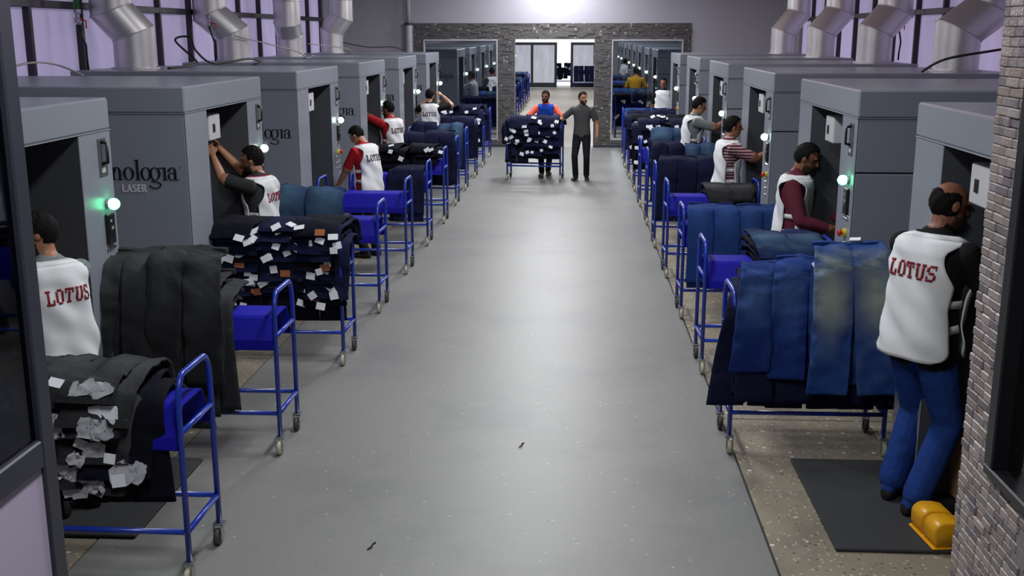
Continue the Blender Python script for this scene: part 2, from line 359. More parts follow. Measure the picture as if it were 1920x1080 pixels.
# ------------------------------------------------------------------ lettering helpers
def glyph_ring(mb, cx, cy, rx, ry, tx, ty, a0=0, a1=2*PI, n=26):
    """elliptic ring with thick sides (tx) and thin top/bottom (ty): book-face stress"""
    V = []; full = abs(a1-a0-2*PI) < 1e-6; k = n if full else n+1
    for i in range(k):
        a = a0+(a1-a0)*i/n; c, s_ = math.cos(a), math.sin(a)
        V += [(cx+rx*c, cy+ry*s_), (cx+(rx-tx)*c, cy+(ry-ty)*s_)]
    F = [(2*i, 2*((i+1) % k), 2*((i+1) % k)+1, 2*i+1) for i in range(n)]
    mb.append((V, F))
def glyph_rect(mb, x0, y0, x1, y1): mb.append(([(x0, y0), (x1, y0), (x1, y1), (x0, y1)], [(0, 1, 2, 3)]))
def glyph_quad(mb, *P): mb.append((list(P), [tuple(range(len(P)))]))
def tecnologia():
    """word mark in a high-contrast roman with a dotless i; x-height 1; returns polygons and width"""
    G = []; x = 0
    def stem(x0, y0, y1, w=.2): glyph_rect(G, x0, y0, x0+w, y1)
    def serif(x0, y, wd=.42): glyph_rect(G, x0-.1, y, x0+wd-.12, y+.05)
    # T e c n o l o g i a
    stem(x+.32, 0, 1.45, .22); serif(x+.33, 0, .44); glyph_rect(G, x, 1.38, x+.86, 1.45); glyph_quad(G, (x, 1.1), (x+.05, 1.1), (x+.08, 1.4), (x, 1.4)); glyph_quad(G, (x+.81, 1.1), (x+.86, 1.1), (x+.86, 1.4), (x+.78, 1.4)); x += .92
    glyph_ring(G, x+.4, .5, .4, .52, .2, .06, .1, 5.6); glyph_rect(G, x+.18, .5, x+.78, .56); x += .86
    glyph_ring(G, x+.4, .5, .4, .52, .2, .06, .7, 5.6); glyph_ring(G, x+.62, .78, .1, .12, .1, .12); x += .84
    stem(x+.1, 0, 1.0); serif(x+.1, 0); glyph_rect(G, x, .93, x+.2, .98); glyph_ring(G, x+.5, .62, .32, .4, .2, .07, 0, PI); stem(x+.62, 0, .64); serif(x+.62, 0); x += .98
    glyph_ring(G, x+.44, .5, .45, .52, .21, .05); x += .96
    stem(x+.1, 0, 1.6); serif(x+.1, 0); glyph_rect(G, x-.02, 1.54, x+.2, 1.59); x += .42
    glyph_ring(G, x+.44, .5, .45, .52, .21, .05); x += .74
    glyph_ring(G, x+.42, .5, .45, .52, .2, .05); glyph_rect(G, x+.7, .9, x+1.0, .98)
    glyph_ring(G, x+.38, -.38, .5, .3, .13, .09, -PI*.98, PI*.62); glyph_quad(G, (x+.12, -.02), (x+.3, .02), (x+.26, -.16), (x+.06, -.12)); x += .98
    stem(x+.12, 0, 1.0); serif(x+.12, 0); glyph_rect(G, x, .93, x+.2, .98); x += .44
    glyph_ring(G, x+.34, .3, .34, .32, .17, .05); stem(x+.52, .1, .72, .19); glyph_ring(G, x+.38, .7, .33, .32, .19, .06, 0, PI*.9); glyph_ring(G, x+.12, .76, .11, .11, .11, .11); glyph_ring(G, x+.72, .14, .2, .15, .06, .06, PI, PI*1.95); x += 1.0
    glyph_ring(G, x, 1.0, .035, .035, .015, .015)
    return G, x
def laser_word():
    G = []; t = .16; x = 0
    glyph_rect(G, x, 0, x+t, 1); glyph_rect(G, x, 0, x+.5, t); x += .6
    glyph_quad(G, (x, 0), (x+t, 0), (x+.42, 1), (x+.28, 1)); glyph_quad(G, (x+.54, 0), (x+.7, 0), (x+.42, 1), (x+.28, 1)); glyph_rect(G, x+.16, .24, x+.54, .24+.13); x += .78
    glyph_ring(G, x+.26, .73, .26, .27, t, t*.9, .5, PI*1.5); glyph_ring(G, x+.26, .27, .28, .27, t, t*.9, -PI*.87, PI*.5); x += .64
    glyph_rect(G, x, 0, x+t, 1); [glyph_rect(G, x+t, y, x+.48, y+.14) for y in (0, .43, .86)]; x += .6
    glyph_rect(G, x, 0, x+t, 1); glyph_ring(G, x+.24, .72, .3, .28, t, .14, -PI/2, PI/2); glyph_rect(G, x+t, .86, x+.26, 1); glyph_rect(G, x+t, .44, x+.26, .58); glyph_quad(G, (x+.24, .46), (x+.4, .46), (x+.62, 0), (x+.44, 0)); x += .64
    return G, x
def extrude_glyphs(G, fn, d=.004):
    mb = MB()
    for V, F in G:
        n = len(V); top = [fn(u, v, d) for u, v in V]; bot = [fn(u, v, -.001) for u, v in V]; fs = list(F)
        cnt = {}
        for f in F:
            for a, b in zip(f, f[1:]+f[:1]): cnt[(a, b)] = 1
        for (a, b) in list(cnt):
            if (b, a) not in cnt: fs.append((a, a+n, b+n, b))
        mb.add(top+bot, fs)
    return mb

# ------------------------------------------------------------------ laser cabinets
MD = 2.5  # cabinet depth; local frame: front face x=0 facing +x, y from 0 (lettered side) to MW
JA, JB = .5, .45
def make_machine():
    t = thing('laser_cabinet', 'x', 'machine', (0, 0, 0))
    zf = MH-.2
    box_obj('base_plinth', black_plastic, (-MD+.03, -.06, .03, MW-.03, 0, .06), t)
    box_obj('side_panel', mach_m, (-MD, -.011, 0, .05, .06, zf-.006), t, .006)
    sp = box_obj('side_panel', mach_m, (-MD, -.011, MW-.05, MW, .06, 1.742), t, .006)
    box_obj('side_panel', mach_m, (-MD, -.011, MW-.05, MW, 1.752, zf-.006), t, .006)
    box_obj('back_panel', mach_m, (-MD, -MD+.04, .051, MW-.051, .06, zf-.006), t)
    box_obj('front_panel', mach_m, (-.01, 0, 0, JA, .06, zf-.006), t, .004)
    box_obj('front_panel', mach_m, (-.01, 0, MW-JB, MW, .06, zf-.006), t, .004)
    hood = MB().box(-MD-.003, .004, -.003, MW+.003, zf, MH, c=.012).build('hood', mach_m, t)
    MB().box(-MD, .006, -.006, MW+.006, zf-.005, zf-.001).build('hood_lip', seam_m, hood)
    # loading bay
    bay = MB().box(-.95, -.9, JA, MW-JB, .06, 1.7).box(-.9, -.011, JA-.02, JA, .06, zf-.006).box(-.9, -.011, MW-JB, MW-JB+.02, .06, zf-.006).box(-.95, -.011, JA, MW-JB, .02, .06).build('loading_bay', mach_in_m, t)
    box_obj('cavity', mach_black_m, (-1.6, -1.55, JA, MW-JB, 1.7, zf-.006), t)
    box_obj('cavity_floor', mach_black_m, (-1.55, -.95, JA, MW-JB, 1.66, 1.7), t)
    MB().box(-.9, -.35, JA+.02, MW-JB-.02, 1.72, 1.76, c=.008).box(-.38, -.35, JA+.1, JA+.16, 1.76, 1.8).box(-.38, -.35, MW-JB-.16, MW-JB-.1, 1.76, 1.8).build('support_beam', black_plastic, t)
    mb2 = MB().box(-.75, -.7, JA+.22, MW-JB-.22, .5, 1.55, c=.02); mb2.build('garment_board', mach_in_m, t)
    bx = MB().box(-.3, -.07, JA+.26, JA+.54, 1.86, 2.08, c=.01).build('control_box', white_plastic, t)
    MB().box(-.069, -.064, JA+.34, JA+.39, 1.93, 2.0).build('latch', black_plastic, bx)
    # operator column on the far jamb
    y = MW-.13
    MB().box(0, .004, y-.07, y+.05, 1.86, 2.1).build('handle_plate', mach_in_m, t)
    h = MB().tube([(.005, y-.02, 1.94), (.04, y-.02, 1.95), (.04, y-.02, 2.07), (.005, y-.02, 2.08)], .011, 8).build('door_handle', black_plastic, t, True)
    MB().box(.004, .007, y-.04, y+.01, 1.885, 1.915).build('badge', white_plastic, t)
    lb = MB().lathe([(.03, 0), (.032, .012), (.03, .02)], 14, Matrix.Translation((0, y, 1.68)) @ Matrix.Rotation(PI/2, 4, 'Y')).build('lamp_base', chrome_m, t, True)
    MB().lathe([(.03, .02), (.038, .04), (.036, .06), (.024, .076), (.008, .084)], 16, Matrix.Translation((0, y, 1.68)) @ Matrix.Rotation(PI/2, 4, 'Y')).build('signal_lamp', lamp_white, t, True)
    d = MB().box(0, .022, y-.055, y+.055, 1.42, 1.62, c=.006).build('display', black_plastic, t)
    MB().box(.0221, .024, y-.042, y+.042, 1.46, 1.605).build('screen', screen_m, d)
    MB().box(.0241, .0245, y-.025, y+.0, 1.565, 1.58).box(.0241, .0245, y-.01, y+.02, 1.515, 1.535).build('screen_icons', cable_g, d)
    for k in range(3):
        MB().lathe([(.011, 0), (.012, .008), (.008, .02)], 8, Matrix.Translation((0, y-.04+.04*k, 1.395)) @ Matrix.Rotation(PI/2, 4, 'Y')).build('push_button', chrome_m, t)
    es = MB().lathe([(.034, 0), (.034, .018), (.02, .02)], 14, Matrix.Translation((0, y, 1.28)) @ Matrix.Rotation(PI/2, 4, 'Y')).build('stop_collar', yel_plastic, t)
    MB().lathe([(.012, .018), (.012, .035), (.027, .036), (.027, .05), (.02, .056)], 14, Matrix.Translation((0, y, 1.28)) @ Matrix.Rotation(PI/2, 4, 'Y')).build('stop_button', red_m, es, True)
    for zz in (1.21, 1.14, 1.07):
        MB().lathe([(.013, 0), (.014, .01), (.008, .024)], 8, Matrix.Translation((0, y, zz)) @ Matrix.Rotation(PI/2, 4, 'Y')).build('key_switch', chrome_m, t)
    # word mark on the lettered side (y = 0 face, reads along +x)
    G, W = tecnologia(); sc = .1
    extrude_glyphs(G, lambda u, v, d: (-.07-(W-u)*sc, -d, 1.63+v*sc)).build('word_mark', letter_m, t)
    G, W2 = laser_word(); sc2 = .06
    extrude_glyphs(G, lambda u, v, d: (-.345-(W2-u)*sc2, -d, 1.535+v*sc2)).build('word_mark_laser', letter_w, t)
    return t
proto_m = make_machine(); machines = []
def place_machine(x, y, right, label, first=[True]):
    m = proto_m if first[0] else copy_tree(proto_m); first[0] = False
    m.location = (x, y + (MW if right else 0), 0); m.rotation_euler = (0, 0, PI if right else 0)
    tag(m, label, 'machine', 'laser cabinets'); machines.append(m); return m
for i in range(6):
    place_machine(FXL, YL0+PER*i, False, 'grey laser cabinet, %s from the camera in the left row' % ORD[i])
    place_machine(FXR, YR0+PER*i, True, 'grey laser cabinet, %s from the camera in the right row' % ORD[i])
for i in range(8):
    place_machine(FXL, 28.0+PER*i, False, 'grey laser cabinet beyond the stone wall, %s along the left side' % ORD[i])
    place_machine(FXR, 27.9+PER*i, True, 'grey laser cabinet beyond the stone wall, %s along the right side' % ORD[i])
for k in (0, 3):   # bright green lamps on the two nearest visible columns
    for ch in machines[k].children:
        if ch.name.startswith('signal_lamp'):
            ch.data = ch.data.copy(); ch.data.materials[0] = lamp_green

# ------------------------------------------------------------------ exhaust ducts
def duct(x, y, r, dx, dy, zb1, zb2, label):
    t = thing('exhaust_duct', label, 'duct', (x, y, MH), 0, 'exhaust ducts')
    n = 24; L = zb2-zb1; off = Vector((dx, dy, L)); ax = Vector((dx, dy, 0)); nrm = ax.normalized()
    tilt = math.tan(math.atan2(ax.length, L)/2)
    def ring(c, z, s_): return [Vector((c.x+r*math.cos(a), c.y+r*math.sin(a), z - s_*tilt*(r*math.cos(a)*nrm.x+r*math.sin(a)*nrm.y))) for a in (2*PI*j/n for j in range(n))]
    z0 = Vector((0, 0, 0)); R1 = ring(z0, zb1, 1); R2 = ring(ax, zb2, 1)
    MB().rings([ring(z0, 0, 0), R1], cap=False).build('lower_pipe', duct_m, t, True)
    MB().rings([R1, R2], cap=False).build('elbow', duct_m, t, True)
    MB().rings([R2, ring(ax, CEIL-MH-.02, 0)], cap=False).build('upper_pipe', duct_m, t, True)
    for c, z, s_ in ((z0, zb1, 1), (ax, zb2, 1)):
        P = [v + (v-Vector((c.x, c.y, v.z)))*.012 for v in ring(c, z, s_)]
        MB().tube(P+[P[0], P[1]], .007, 6).build('seam_ring', duct_m, t, True)
    for zz in (zb2+.34,):
        MB().lathe([(r*1.003, zz), (r*1.02, zz+.005), (r*1.02, zz+.02), (r*1.003, zz+.025)], 24, Matrix.Translation((ax.x, ax.y, 0)), cap=False).build('joint_band', duct_m, t, True)
    MB().lathe([(r*1.01, .001), (r*1.16, .001), (r*1.16, .015), (r*1.01, .02)], 24, cap=False).build('flange', duct_m, t)
for i, (x, y, dx, dy, a, b) in enumerate([(-5.1, 12.62, -.2, -.1, .40, .66), (-5.05, 16.2, -.3, -.1, .40, .68), (-5.12, 19.75, .02, -.22, .38, .6), (-5.12, 23.2, .22, .02, .42, .72)]):
    duct(x, y, .235, dx, dy, a, b, 'galvanised steel exhaust duct, %s from the camera above the left row' % ORD[i])
for i, (x, y, dx, dy, a, b) in enumerate([(4.12, 12.3, .32, .02, .42, .66), (4.15, 15.75, .26, .05, .42, .7), (4.18, 19.3, .3, .05, .42, .76), (4.2, 22.95, .3, .05, .42, .8)]):
    duct(x, y, .235, dx, dy, a, b, 'galvanised steel exhaust duct, %s from the camera above the right row' % ORD[i])
# compressed air droppers and cables on the cabinet tops
for x, y, lab in ((-5.35, 11.75, 'green air pipe with brass valve and black hose nearest on the left'), (-5.3, 15.9, 'green air pipe with valve beside the second left duct'), (4.75, 16.8, 'green air pipe with valve between the right ducts')):
    t = thing('air_dropper', lab, 'pipe', (x, y, 0), 0)
    MB().tube([(0, 0, CEIL), (0, 0, 2.98)], .028, 10).build('pipe', green_pipe_m, t, True)
    MB().lathe([(.03, 2.84), (.042, 2.86), (.042, 2.9), (.026, 2.91), (.026, 2.95), (.042, 2.96), (.042, 3.0), (.03, 3.0)], 10).build('valve', chrome_m, t)
    MB().tube([(.03, 0, 2.9), (.09, 0, 2.88), (.09, 0, 2.8)], .009, 6).build('valve_lever', red_m, t)
    MB().tube([(0, 0, 2.84), (.03, .0, 2.74), (.06, .02, 2.62), (.05, .04, 2.48), (.05, .05, MH+.01)], .013, 8).build('hose', cable_m, t, True)
def cable(label, P, r, m):
    V = [Vector(p) for p in P]; Q = []
    for i in range(len(V)-1):
        p0, p1, p2, p3 = V[max(i-1, 0)], V[i], V[i+1], V[min(i+2, len(V)-1)]
        for k in range(6):
            t = k/6; Q.append(.5*((2*p1)+(p2-p0)*t+(2*p0-5*p1+4*p2-p3)*t*t+(3*p1-p0-3*p2+p3)*t*t*t))
    tag(MB().tube(Q+[V[-1]], r, 6).build('cable', m, None, True), label, 'cable')
z = MH+.014
cable('black looped cable on the cabinet tops beside the first left duct', [(-4.6, 12.3, z), (-4.5, 12.8, z+.02), (-4.62, 13.3, z+.06), (-4.9, 13.4, z+.3), (-4.75, 13.5, z+.34), (-4.65, 13.4, z+.18), (-4.5, 13.6, z+.02), (-4.3, 14.4, z+.06), (-4.4, 15.3, z)], .014, cable_m)
cable('thin grey cable arching over the nearest left cabinets', [(-4.95, 8.8, z), (-4.9, 9.6, z+.12), (-4.9, 10.2, z+.1), (-4.7, 10.35, z-.01)], .01, cable_g)
cable('pale cable running down to the tops between left ducts', [(-4.9, 15.8, z+.35), (-4.4, 17.2, z+.12), (-4.3, 17.6, z), (-4.5, 18.9, z+.02)], .01, cable_g)
cable('grey cable on the tops beside the third left duct', [(-4.85, 20.0, z+.2), (-4.5, 21.5, z+.1), (-4.5, 22.3, z)], .01, cable_g)
cable('dark cable on the top beside the last left duct', [(-4.9, 23.2, z+.2), (-4.4, 23.4, z+.1), (-3.9, 23.6, z+.1), (-3.6, 23.7, z)], .012, cable_m)
cable('black cable sweeping up in front of the nearest right duct', [(3.55, 11.6, z), (3.75, 11.5, z+.13), (4.2, 11.4, z+.22), (4.6, 11.3, z+.3), (4.98, 11.2, z+.5)], .014, cable_m)

# ------------------------------------------------------------------ the near stone wall (right) and glazed door leaf (left)
PX, PY1 = 1.6, 4.27
pw = struct(MB().box(PX+.02, PX+.3, 3.97, PY1-.02, 0, 3.6).box(PX+.02, PX+.3, .8, 3.97, 0, 1.12).build('wall_near_right', stone_m))
r = random.Random(11); big = []; rest = MB()
shapes = {}; TH = .036; LS = (.05, .08, .115)
for L in LS:
    for k in range(3):
        mb = MB(); d = .02+.002*k
        mb.box(-d, .02, .0008, L-.0008, .0006, TH-.0006, c=.0045); shapes[L, k] = mb.mesh('stone_piece', None)
z = 0
while z < 3.56:
    y = PY1
    lim = 3.98 if z+TH > 1.12 else .8
    while y > lim+.012:
        L = r.choice((.05, .08, .08, .115)); L = min(L, y-lim)
        vis = z > .45 and z < 2.98 and y > 3.45
        if vis and L in LS: big.append((y-L, z, L, r.randrange(3), r.randrange(5), r.random()*.006))
        else: rest.box(PX-.004*r.random(), PX+.03, y-L+.001, y-.001, z+.001, z+TH-.001)
        y -= L
    z += TH
big.sort(key=lambda b: -b[0])
for b in big[300:]: rest.box(PX-b[5], PX+.03, b[0]+.001, b[0]+b[2]-.001, b[1]+.001, b[1]+TH-.001)
for y, z, L, k, c, p in big[:300]:
    o = link('stone_piece', shapes[L, k], pw, (PX+.018-p, y, z)); me = shapes[L, k]
    if not me.materials: me.materials.append(None)
    o.material_slots[0].link = 'OBJECT'; o.material_slots[0].material = stone_ms[c]
for zz in range(98):
    x = PX
    while x < PX+.28:
        L = r.choice((.08, .115)); rest.box(x, min(x+L-.002, PX+.3), PY1-.03, PY1+.002-.008*r.random(), zz*TH+.001, zz*TH+TH-.001); x += L
rs = rest.build('stone_cladding', stone_ms[1], pw); rs['kind'] = 'stuff'
wn = struct(link('window_94', None))
box_obj('window_frame', black_plastic, (PX-.03, PX+.2, 3.9, 3.975, 1.16, 3.6), wn, .006); box_obj('window_frame', black_plastic, (PX-.03, PX+.2, .8, 3.975, 1.12, 1.16), wn, .006)
box_obj('pane', black_glass, (PX+.03, PX+.05, .8, 3.9, 1.16, 3.6), wn)
DX = -1.75
dr = struct(link('door_3', None))
box_obj('stile', frame_m, (DX-.03, DX+.025, 3.255, 3.34, .01, 3.1), dr, .006)
box_obj('stile', frame_m, (DX-.03, DX+.025, 2.2, 2.285, .01, 3.1), dr, .006)
box_obj('rail', frame_m, (DX-.03, DX+.025, 2.286, 3.254, 1.36, 1.455), dr, .006)
box_obj('rail', frame_m, (DX-.03, DX+.025, 2.286, 3.254, .01, .12), dr, .006); box_obj('rail', frame_m, (DX-.03, DX+.025, 2.286, 3.254, 3.0, 3.1), dr, .006)
box_obj('kick_panel', panel_w, (DX-.015, DX+.012, 2.286, 3.254, .121, 1.359), dr)
box_obj('pane', tint_glass, (DX-.006, DX+.004, 2.286, 3.254, 1.456, 2.999), dr)

# ------------------------------------------------------------------ mats, pedal, carton
def rubber_mat(label, x0, x1, y0, y1): tag(box_obj('rubber_mat', mat_m, (x0, x1, y0, y1, .0, .022), None, .006), label, 'mat')
rubber_mat('black rubber mat under the man in blue jeans', 1.45, 2.3, 5.53, 6.82)
rubber_mat('dark rubber mat under the nearest left cart', -3.0, -2.42, 5.46, 6.6)
fp = thing('foot_pedal', 'yellow twin foot pedal guard on the black mat', 'foot pedal', (2.08, 5.7, .022), .12)
for y in (-.082, .082):
    prof = [(-.12, .012), (-.13, .05), (-.132, .1)]+[(-.072-.06*math.cos(a), .1+.055*math.sin(a)) for a in (PI/2*q/6 for q in range(1, 7))]+[(-.02, .152), (.03, .14), (.06, .11), (.075, .06), (.08, .012)]
    P = []
    for yy, s_ in ((-.072, .9), (-.068, .96), (-.06, 1), (.06, 1), (.068, .96), (.072, .9)): P.append([Vector((px*s_, y+yy, .012+(pz-.012)*s_)) for px, pz in prof])
    MB().rings(P).build('pedal_hood', yellow_m, fp, True)
MB().box(-.135, .15, -.16, .16, 0, .014, c=.005).build('base_plate', yellow_m, fp); MB().box(.07, .15, -.155, .155, .0145, .06, c=.01).build('toe_plate', yellow_m, fp)
MB().box(.02, .1, -.157, .157, .0145, .045).build('treadle', black_plastic, fp)
cb = thing('cardboard_box', 'brown cardboard carton on the floor inside the nearest right cabinet', 'box', (2.42, 6.25, .07), .1)
MB().box(-.16, .16, -.2, .2, 0, .42, c=.004).build('carton', card_m, cb); MB().box(-.165, .165, -.205, .205, .42, .44, c=.003).build('lid', mat('pale_card', (170, 150, 120), .85), cb)
for i, (x, y, a) in enumerate(((-1.1, 5.4, .6), (-.35, 6.95, 1.2))):
    tag(MB().tube([(x, y, .004), (x+.02, y+.03, .01), (x+.015, y+.06, .006), (x+.03, y+.09, .004)], .004, 5).build('thread_scrap', cable_m), ['dark thread scrap on the grey floor near the camera', 'dark thread scrap in the middle of the aisle'][i], 'scrap')

# ------------------------------------------------------------------ carts
CL, CW, CH = 1.02, .46, 1.1
def make_cart():
    t = thing('garment_cart', 'x', 'cart')
    r_ = .0165
    for sx in (-1, 1):
        x = sx*CL/2; hw = CW/2; k = .09
        P = [(x, -hw, .12), (x, -hw, CH-.16)]
        for q in range(1, 6):
            a = q/6*PI/2; P.append((x, -hw+k*(1-math.cos(a)), CH-.16+.16*math.sin(a)))
        P += [(x, -hw+k, CH), (x, hw-k, CH)]
        for q in range(1, 6):
            a = q/6*PI/2; P.append((x, hw-k+k*math.sin(a), CH-.16+.16*math.cos(a)))
        P += [(x, hw, CH-.16), (x, hw, .12)]
        e = MB().tube(P, r_, 8).build('end_frame', blue_m, t, True)
        MB().tube([(x, -hw, .81), (x, hw, .81)], r_*.95, 8).build('crossbar', blue_m, e, True)
        MB().tube([(x, -hw, .28), (x, hw, .28)], r_*.95, 8).build('crossbar', blue_m, e, True)
        for sy in (-1, 1):
            y = sy*hw; c = MB(); fx, fy = .022*sx, -.03
            c.box(x-.03, x+.03, y-.03, y+.03, .108, .12, c=.003)
            c.box(x-.024, x-.018, y+fy-.012, y+fy+.034, .03, .108).box(x+.018, x+.024, y+fy-.012, y+fy+.034, .03, .108)
            f = c.build('caster', zinc_m, t)
            MB().lathe([(.03, -.015), (.044, -.013), (.048, -.006), (.048, .006), (.044, .013), (.03, .015)], 14, Matrix.Translation((x, y+fy, .048)) @ Matrix.Rotation(PI/2, 4, 'Y')).build('wheel', rubber_w if sy < 0 else rubber_d, f, True)
            MB().lathe([(.014, -.022), (.014, .022)], 8, Matrix.Translation((x, y+fy, .048)) @ Matrix.Rotation(PI/2, 4, 'Y')).build('hub', zinc_m, f)
            if sy > 0: MB().box(x-.02, x+.02, y+.02, y+.075, .085, .095, c=.003).build('brake_lever', zinc_m, f)
    for sy in (-1, 1): MB().tube([(-CL/2, sy*CW/2, .28), (CL/2, sy*CW/2, .28)], r_*.95, 8).build('rail', blue_m, t, True)
    prof = [(-.222, .72), (-.215, .78), (-.15, .915), (-.13, .93), (.13, .93), (.15, .915), (.215, .78), (.222, .72)]
    outer = prof; inner = [(y*.97, z-.008) for y, z in prof][::-1]
    MB().rings([[Vector((x, y, z)) for y, z in outer+inner] for x in (-CL/2+.015, CL/2-.015)]).build('saddle', saddle_m, t)
    return t
proto_c = make_cart()
def place_cart(x, y, label, rz=0, first=[True]):
    c = proto_c if first[0] else copy_tree(proto_c); first[0] = False
    c.location = (x, y, 0); c.rotation_euler = (0, 0, rz); tag(c, label, 'cart', 'blue garment carts'); return c

# ------------------------------------------------------------------ jeans
from mathutils import noise as mnoise
def profile(o, flare=.06, seed=0):
    """path (y, z) over the saddle from the near bottom, up, across, down the far side, at stacking height o"""
    rg = random.Random(seed*7+3); j = lambda a: rg.uniform(-a, a)
    a = .18+o*.5; zt = .945+o; rc = .05+o*.16; P = []; fl = flare+j(.05); z0 = .02
    P.append((-(a+fl*(zt-z0)), z0)); P.append((-(a+fl*(zt-.6)+j(.015)), .6))
    P.append((-(a+.02+j(.012)), zt-rc-.03))
    for k in range(6):
        b = k/5*PI/2; P.append((-a+rc-rc*math.cos(b), zt-rc+rc*math.sin(b)))
    P.append((j(.03), zt+.012+j(.012)))
    for k in range(6):
        b = k/5*PI/2; P.append((a-rc+rc*math.sin(b), zt-rc+rc*math.cos(b)))
    P.append((a+.02, zt-rc-.03)); P.append((a+flare*(zt-.6), .6)); P.append((a+flare*(zt-z0), z0))
    return np.array(P)
def resample(P, s):
    d = np.r_[0, np.cumsum(np.hypot(*np.diff(P, axis=0).T))]
    return np.c_[np.interp(s, d, P[:, 0]), np.interp(s, d, P[:, 1])], d[-1]
def jeans_geo(path, s0, direction, length=1.05, waist=.40, hem=.2, splay=.03, thick=.012, seed=0, wr=.012, n=30, m=12, lump=.0, lip=.0, sway=.04):
    """trousers laid flat along path from arclength s0; returns MB, fade list, and a frame function(s, x)->(pos, normal)"""
    rg = np.random.RandomState(seed); ph = rg.rand(12)*6.28; sx, sy = rg.rand(2)*40
    S = np.linspace(0, length, n); over = s0+direction*S; pos, tot = resample(path, np.clip(over, 0, None))
    for i, v in enumerate(over):   # beyond the ends of the path: straight on down
        if v < 0: pos[i] = path[0]+np.array([-.01, v])
        elif v > tot: pos[i] = path[-1]-np.array([-.01, v-tot])
    pos[:, 1] = np.maximum(pos[:, 1], .05)
    for _ in range(2): pos[1:-1] = (pos[:-2]+2*pos[1:-1]+pos[2:])/4
    tan = np.gradient(pos, axis=0); tan /= np.linalg.norm(tan, axis=1)[:, None]+1e-9
    nrm = np.c_[-tan[:, 1], tan[:, 0]]*(1 if direction > 0 else -1)
    if lip: pos += nrm*(lip*np.exp(-(S/.06)**2))[:, None]     # waist end standing proud
    mb = MB(); fade = []
    sway = rg.uniform(-sway, sway); bow = rg.uniform(-.02, .02)
    for leg in (-1, 1):
        R = []; k0 = len(fade)
        for i in range(n):
            q = S[i]/length
            if q < .27: wdt = waist/2*(.88+.14*q/.27); gap = 0
            else: e = (q-.27)/.73; wdt = waist/2*1.02*(1-e)+hem*e; gap = splay*e*e
            cx = leg*(wdt/2+gap/2)+sway*q+bow*math.sin(PI*q)
            row = []; fr_ = []
            for j in range(m):
                a = 2*PI*(j+.5)/m; ca, sa = math.cos(a), math.sin(a)
                ex = math.copysign(abs(ca)**.55, ca); ey = math.copysign(abs(sa)**.5, sa)
                x = cx+ex*(wdt/2+(.04*max(0, min(1, (.29-q)/.05)) if ex*leg < 0 else 0)); u = ex   # halves overlap above the crotch
                nv = mnoise.noise(Vector((x*5+sx, S[i]*3.2+x*2+sy, seed*.37)))*1.2+mnoise.noise(Vector((x*13+sx+S[i]*5, S[i]*11-x*7, seed*.71)))*.7
                cr = mnoise.noise(Vector((x*4+sx, S[i]*26+x*9, seed*.13)))*(math.exp(-((q-.22)/.1)**2)+.45*math.exp(-((q-.62)/.12)**2))
                wv = wr*(nv+cr)
                wv += lump*math.sin(PI*min(1, q*1.7+.1))*(1-u*u)*(1 if ey > 0 else .3)
                hgt = thick*ey+wv
                row.append(Vector((x, pos[i, 0]+nrm[i, 0]*hgt, pos[i, 1]+nrm[i, 1]*hgt)))
                fd = math.exp(-((u-.1*leg)*1.15)**2)*math.exp(-((q-.38)/.2)**2)*.9
                fd += .45*max(0, math.sin(62*S[i]+4*u*leg+ph[3]))*math.exp(-((q-.17)/.06)**2)+.12*nv
                fr_.append(max(0, min(1, fd*(1 if ey > -.2 else .3))))
            if direction < 0: row = row[::-1]; fr_ = fr_[::-1]
            R.append(row); fade += fr_
        mb.rings(R)
    def frame(s, x, h=0):
        i = min(n-1, max(0, int(round(s/length*(n-1))))); e = pos[i]; nn = nrm[i]; t_ = tan[i]
        return Vector((x, e[0]+nn[0]*h, e[1]+nn[1]*h)), Vector((0, nn[0], nn[1])), Vector((0, t_[0], t_[1]))
    return mb, fade, frame
def to_mesh(mb, fade, name='denim'):
    me = mb.mesh(name, den_navy, True); at = me.attributes.new('fade', 'FLOAT', 'POINT'); at.data.foreach_set('value', np.array(fade, 'f')); return me
def plate(frame, s, x, w_, h_, d=.004, lift=.018, skew=0):
    p, n_, t_ = frame(s, x, lift); X = Vector((1, 0, 0)); R = Matrix.Rotation(skew, 3, n_); X = R @ X; T = R @ t_
    V = []
    for k in (0, d):
        for a, b in ((-1, -1), (1, -1), (1, 1), (-1, 1)): V.append(p+X*(a*w_/2)+T*(b*h_/2)+n_*(k+.008*math.sin(a*2+b)))
    return MB().add(V, [(3, 2, 1, 0), (4, 5, 6, 7), (0, 1, 5, 4), (1, 2, 6, 5), (2, 3, 7, 6), (3, 0, 4, 7)])
def crumple(frame, s, x, w_, h_, seed, lift=.02):
    rg = random.Random(seed); p, n_, t_ = frame(s, x, lift); X = Vector((1, 0, 0)); k = 8; V = []
    ang = rg.uniform(-.6, .6); R = Matrix.Rotation(ang, 3, n_); X = R @ X; T = R @ t_
    for i in range(k):
        for j in range(k):
            a = (i/(k-1)-.5); b = (j/(k-1)-.5); wd = w_*(1-.5*abs(b+.2))
            nz = mnoise.noise(Vector((a*3+seed, b*3, seed*.3)))
            V.append(p+X*(a*wd+.02*nz)+T*(b*h_+.015*nz)+n_*(.012+.022*mnoise.noise(Vector((a*5, b*4+seed, 1)))))
    F = [(i*k+j, (i+1)*k+j, (i+1)*k+j+1, i*k+j+1) for i in range(k-1) for j in range(k-1)]
    return MB().add(V, F)
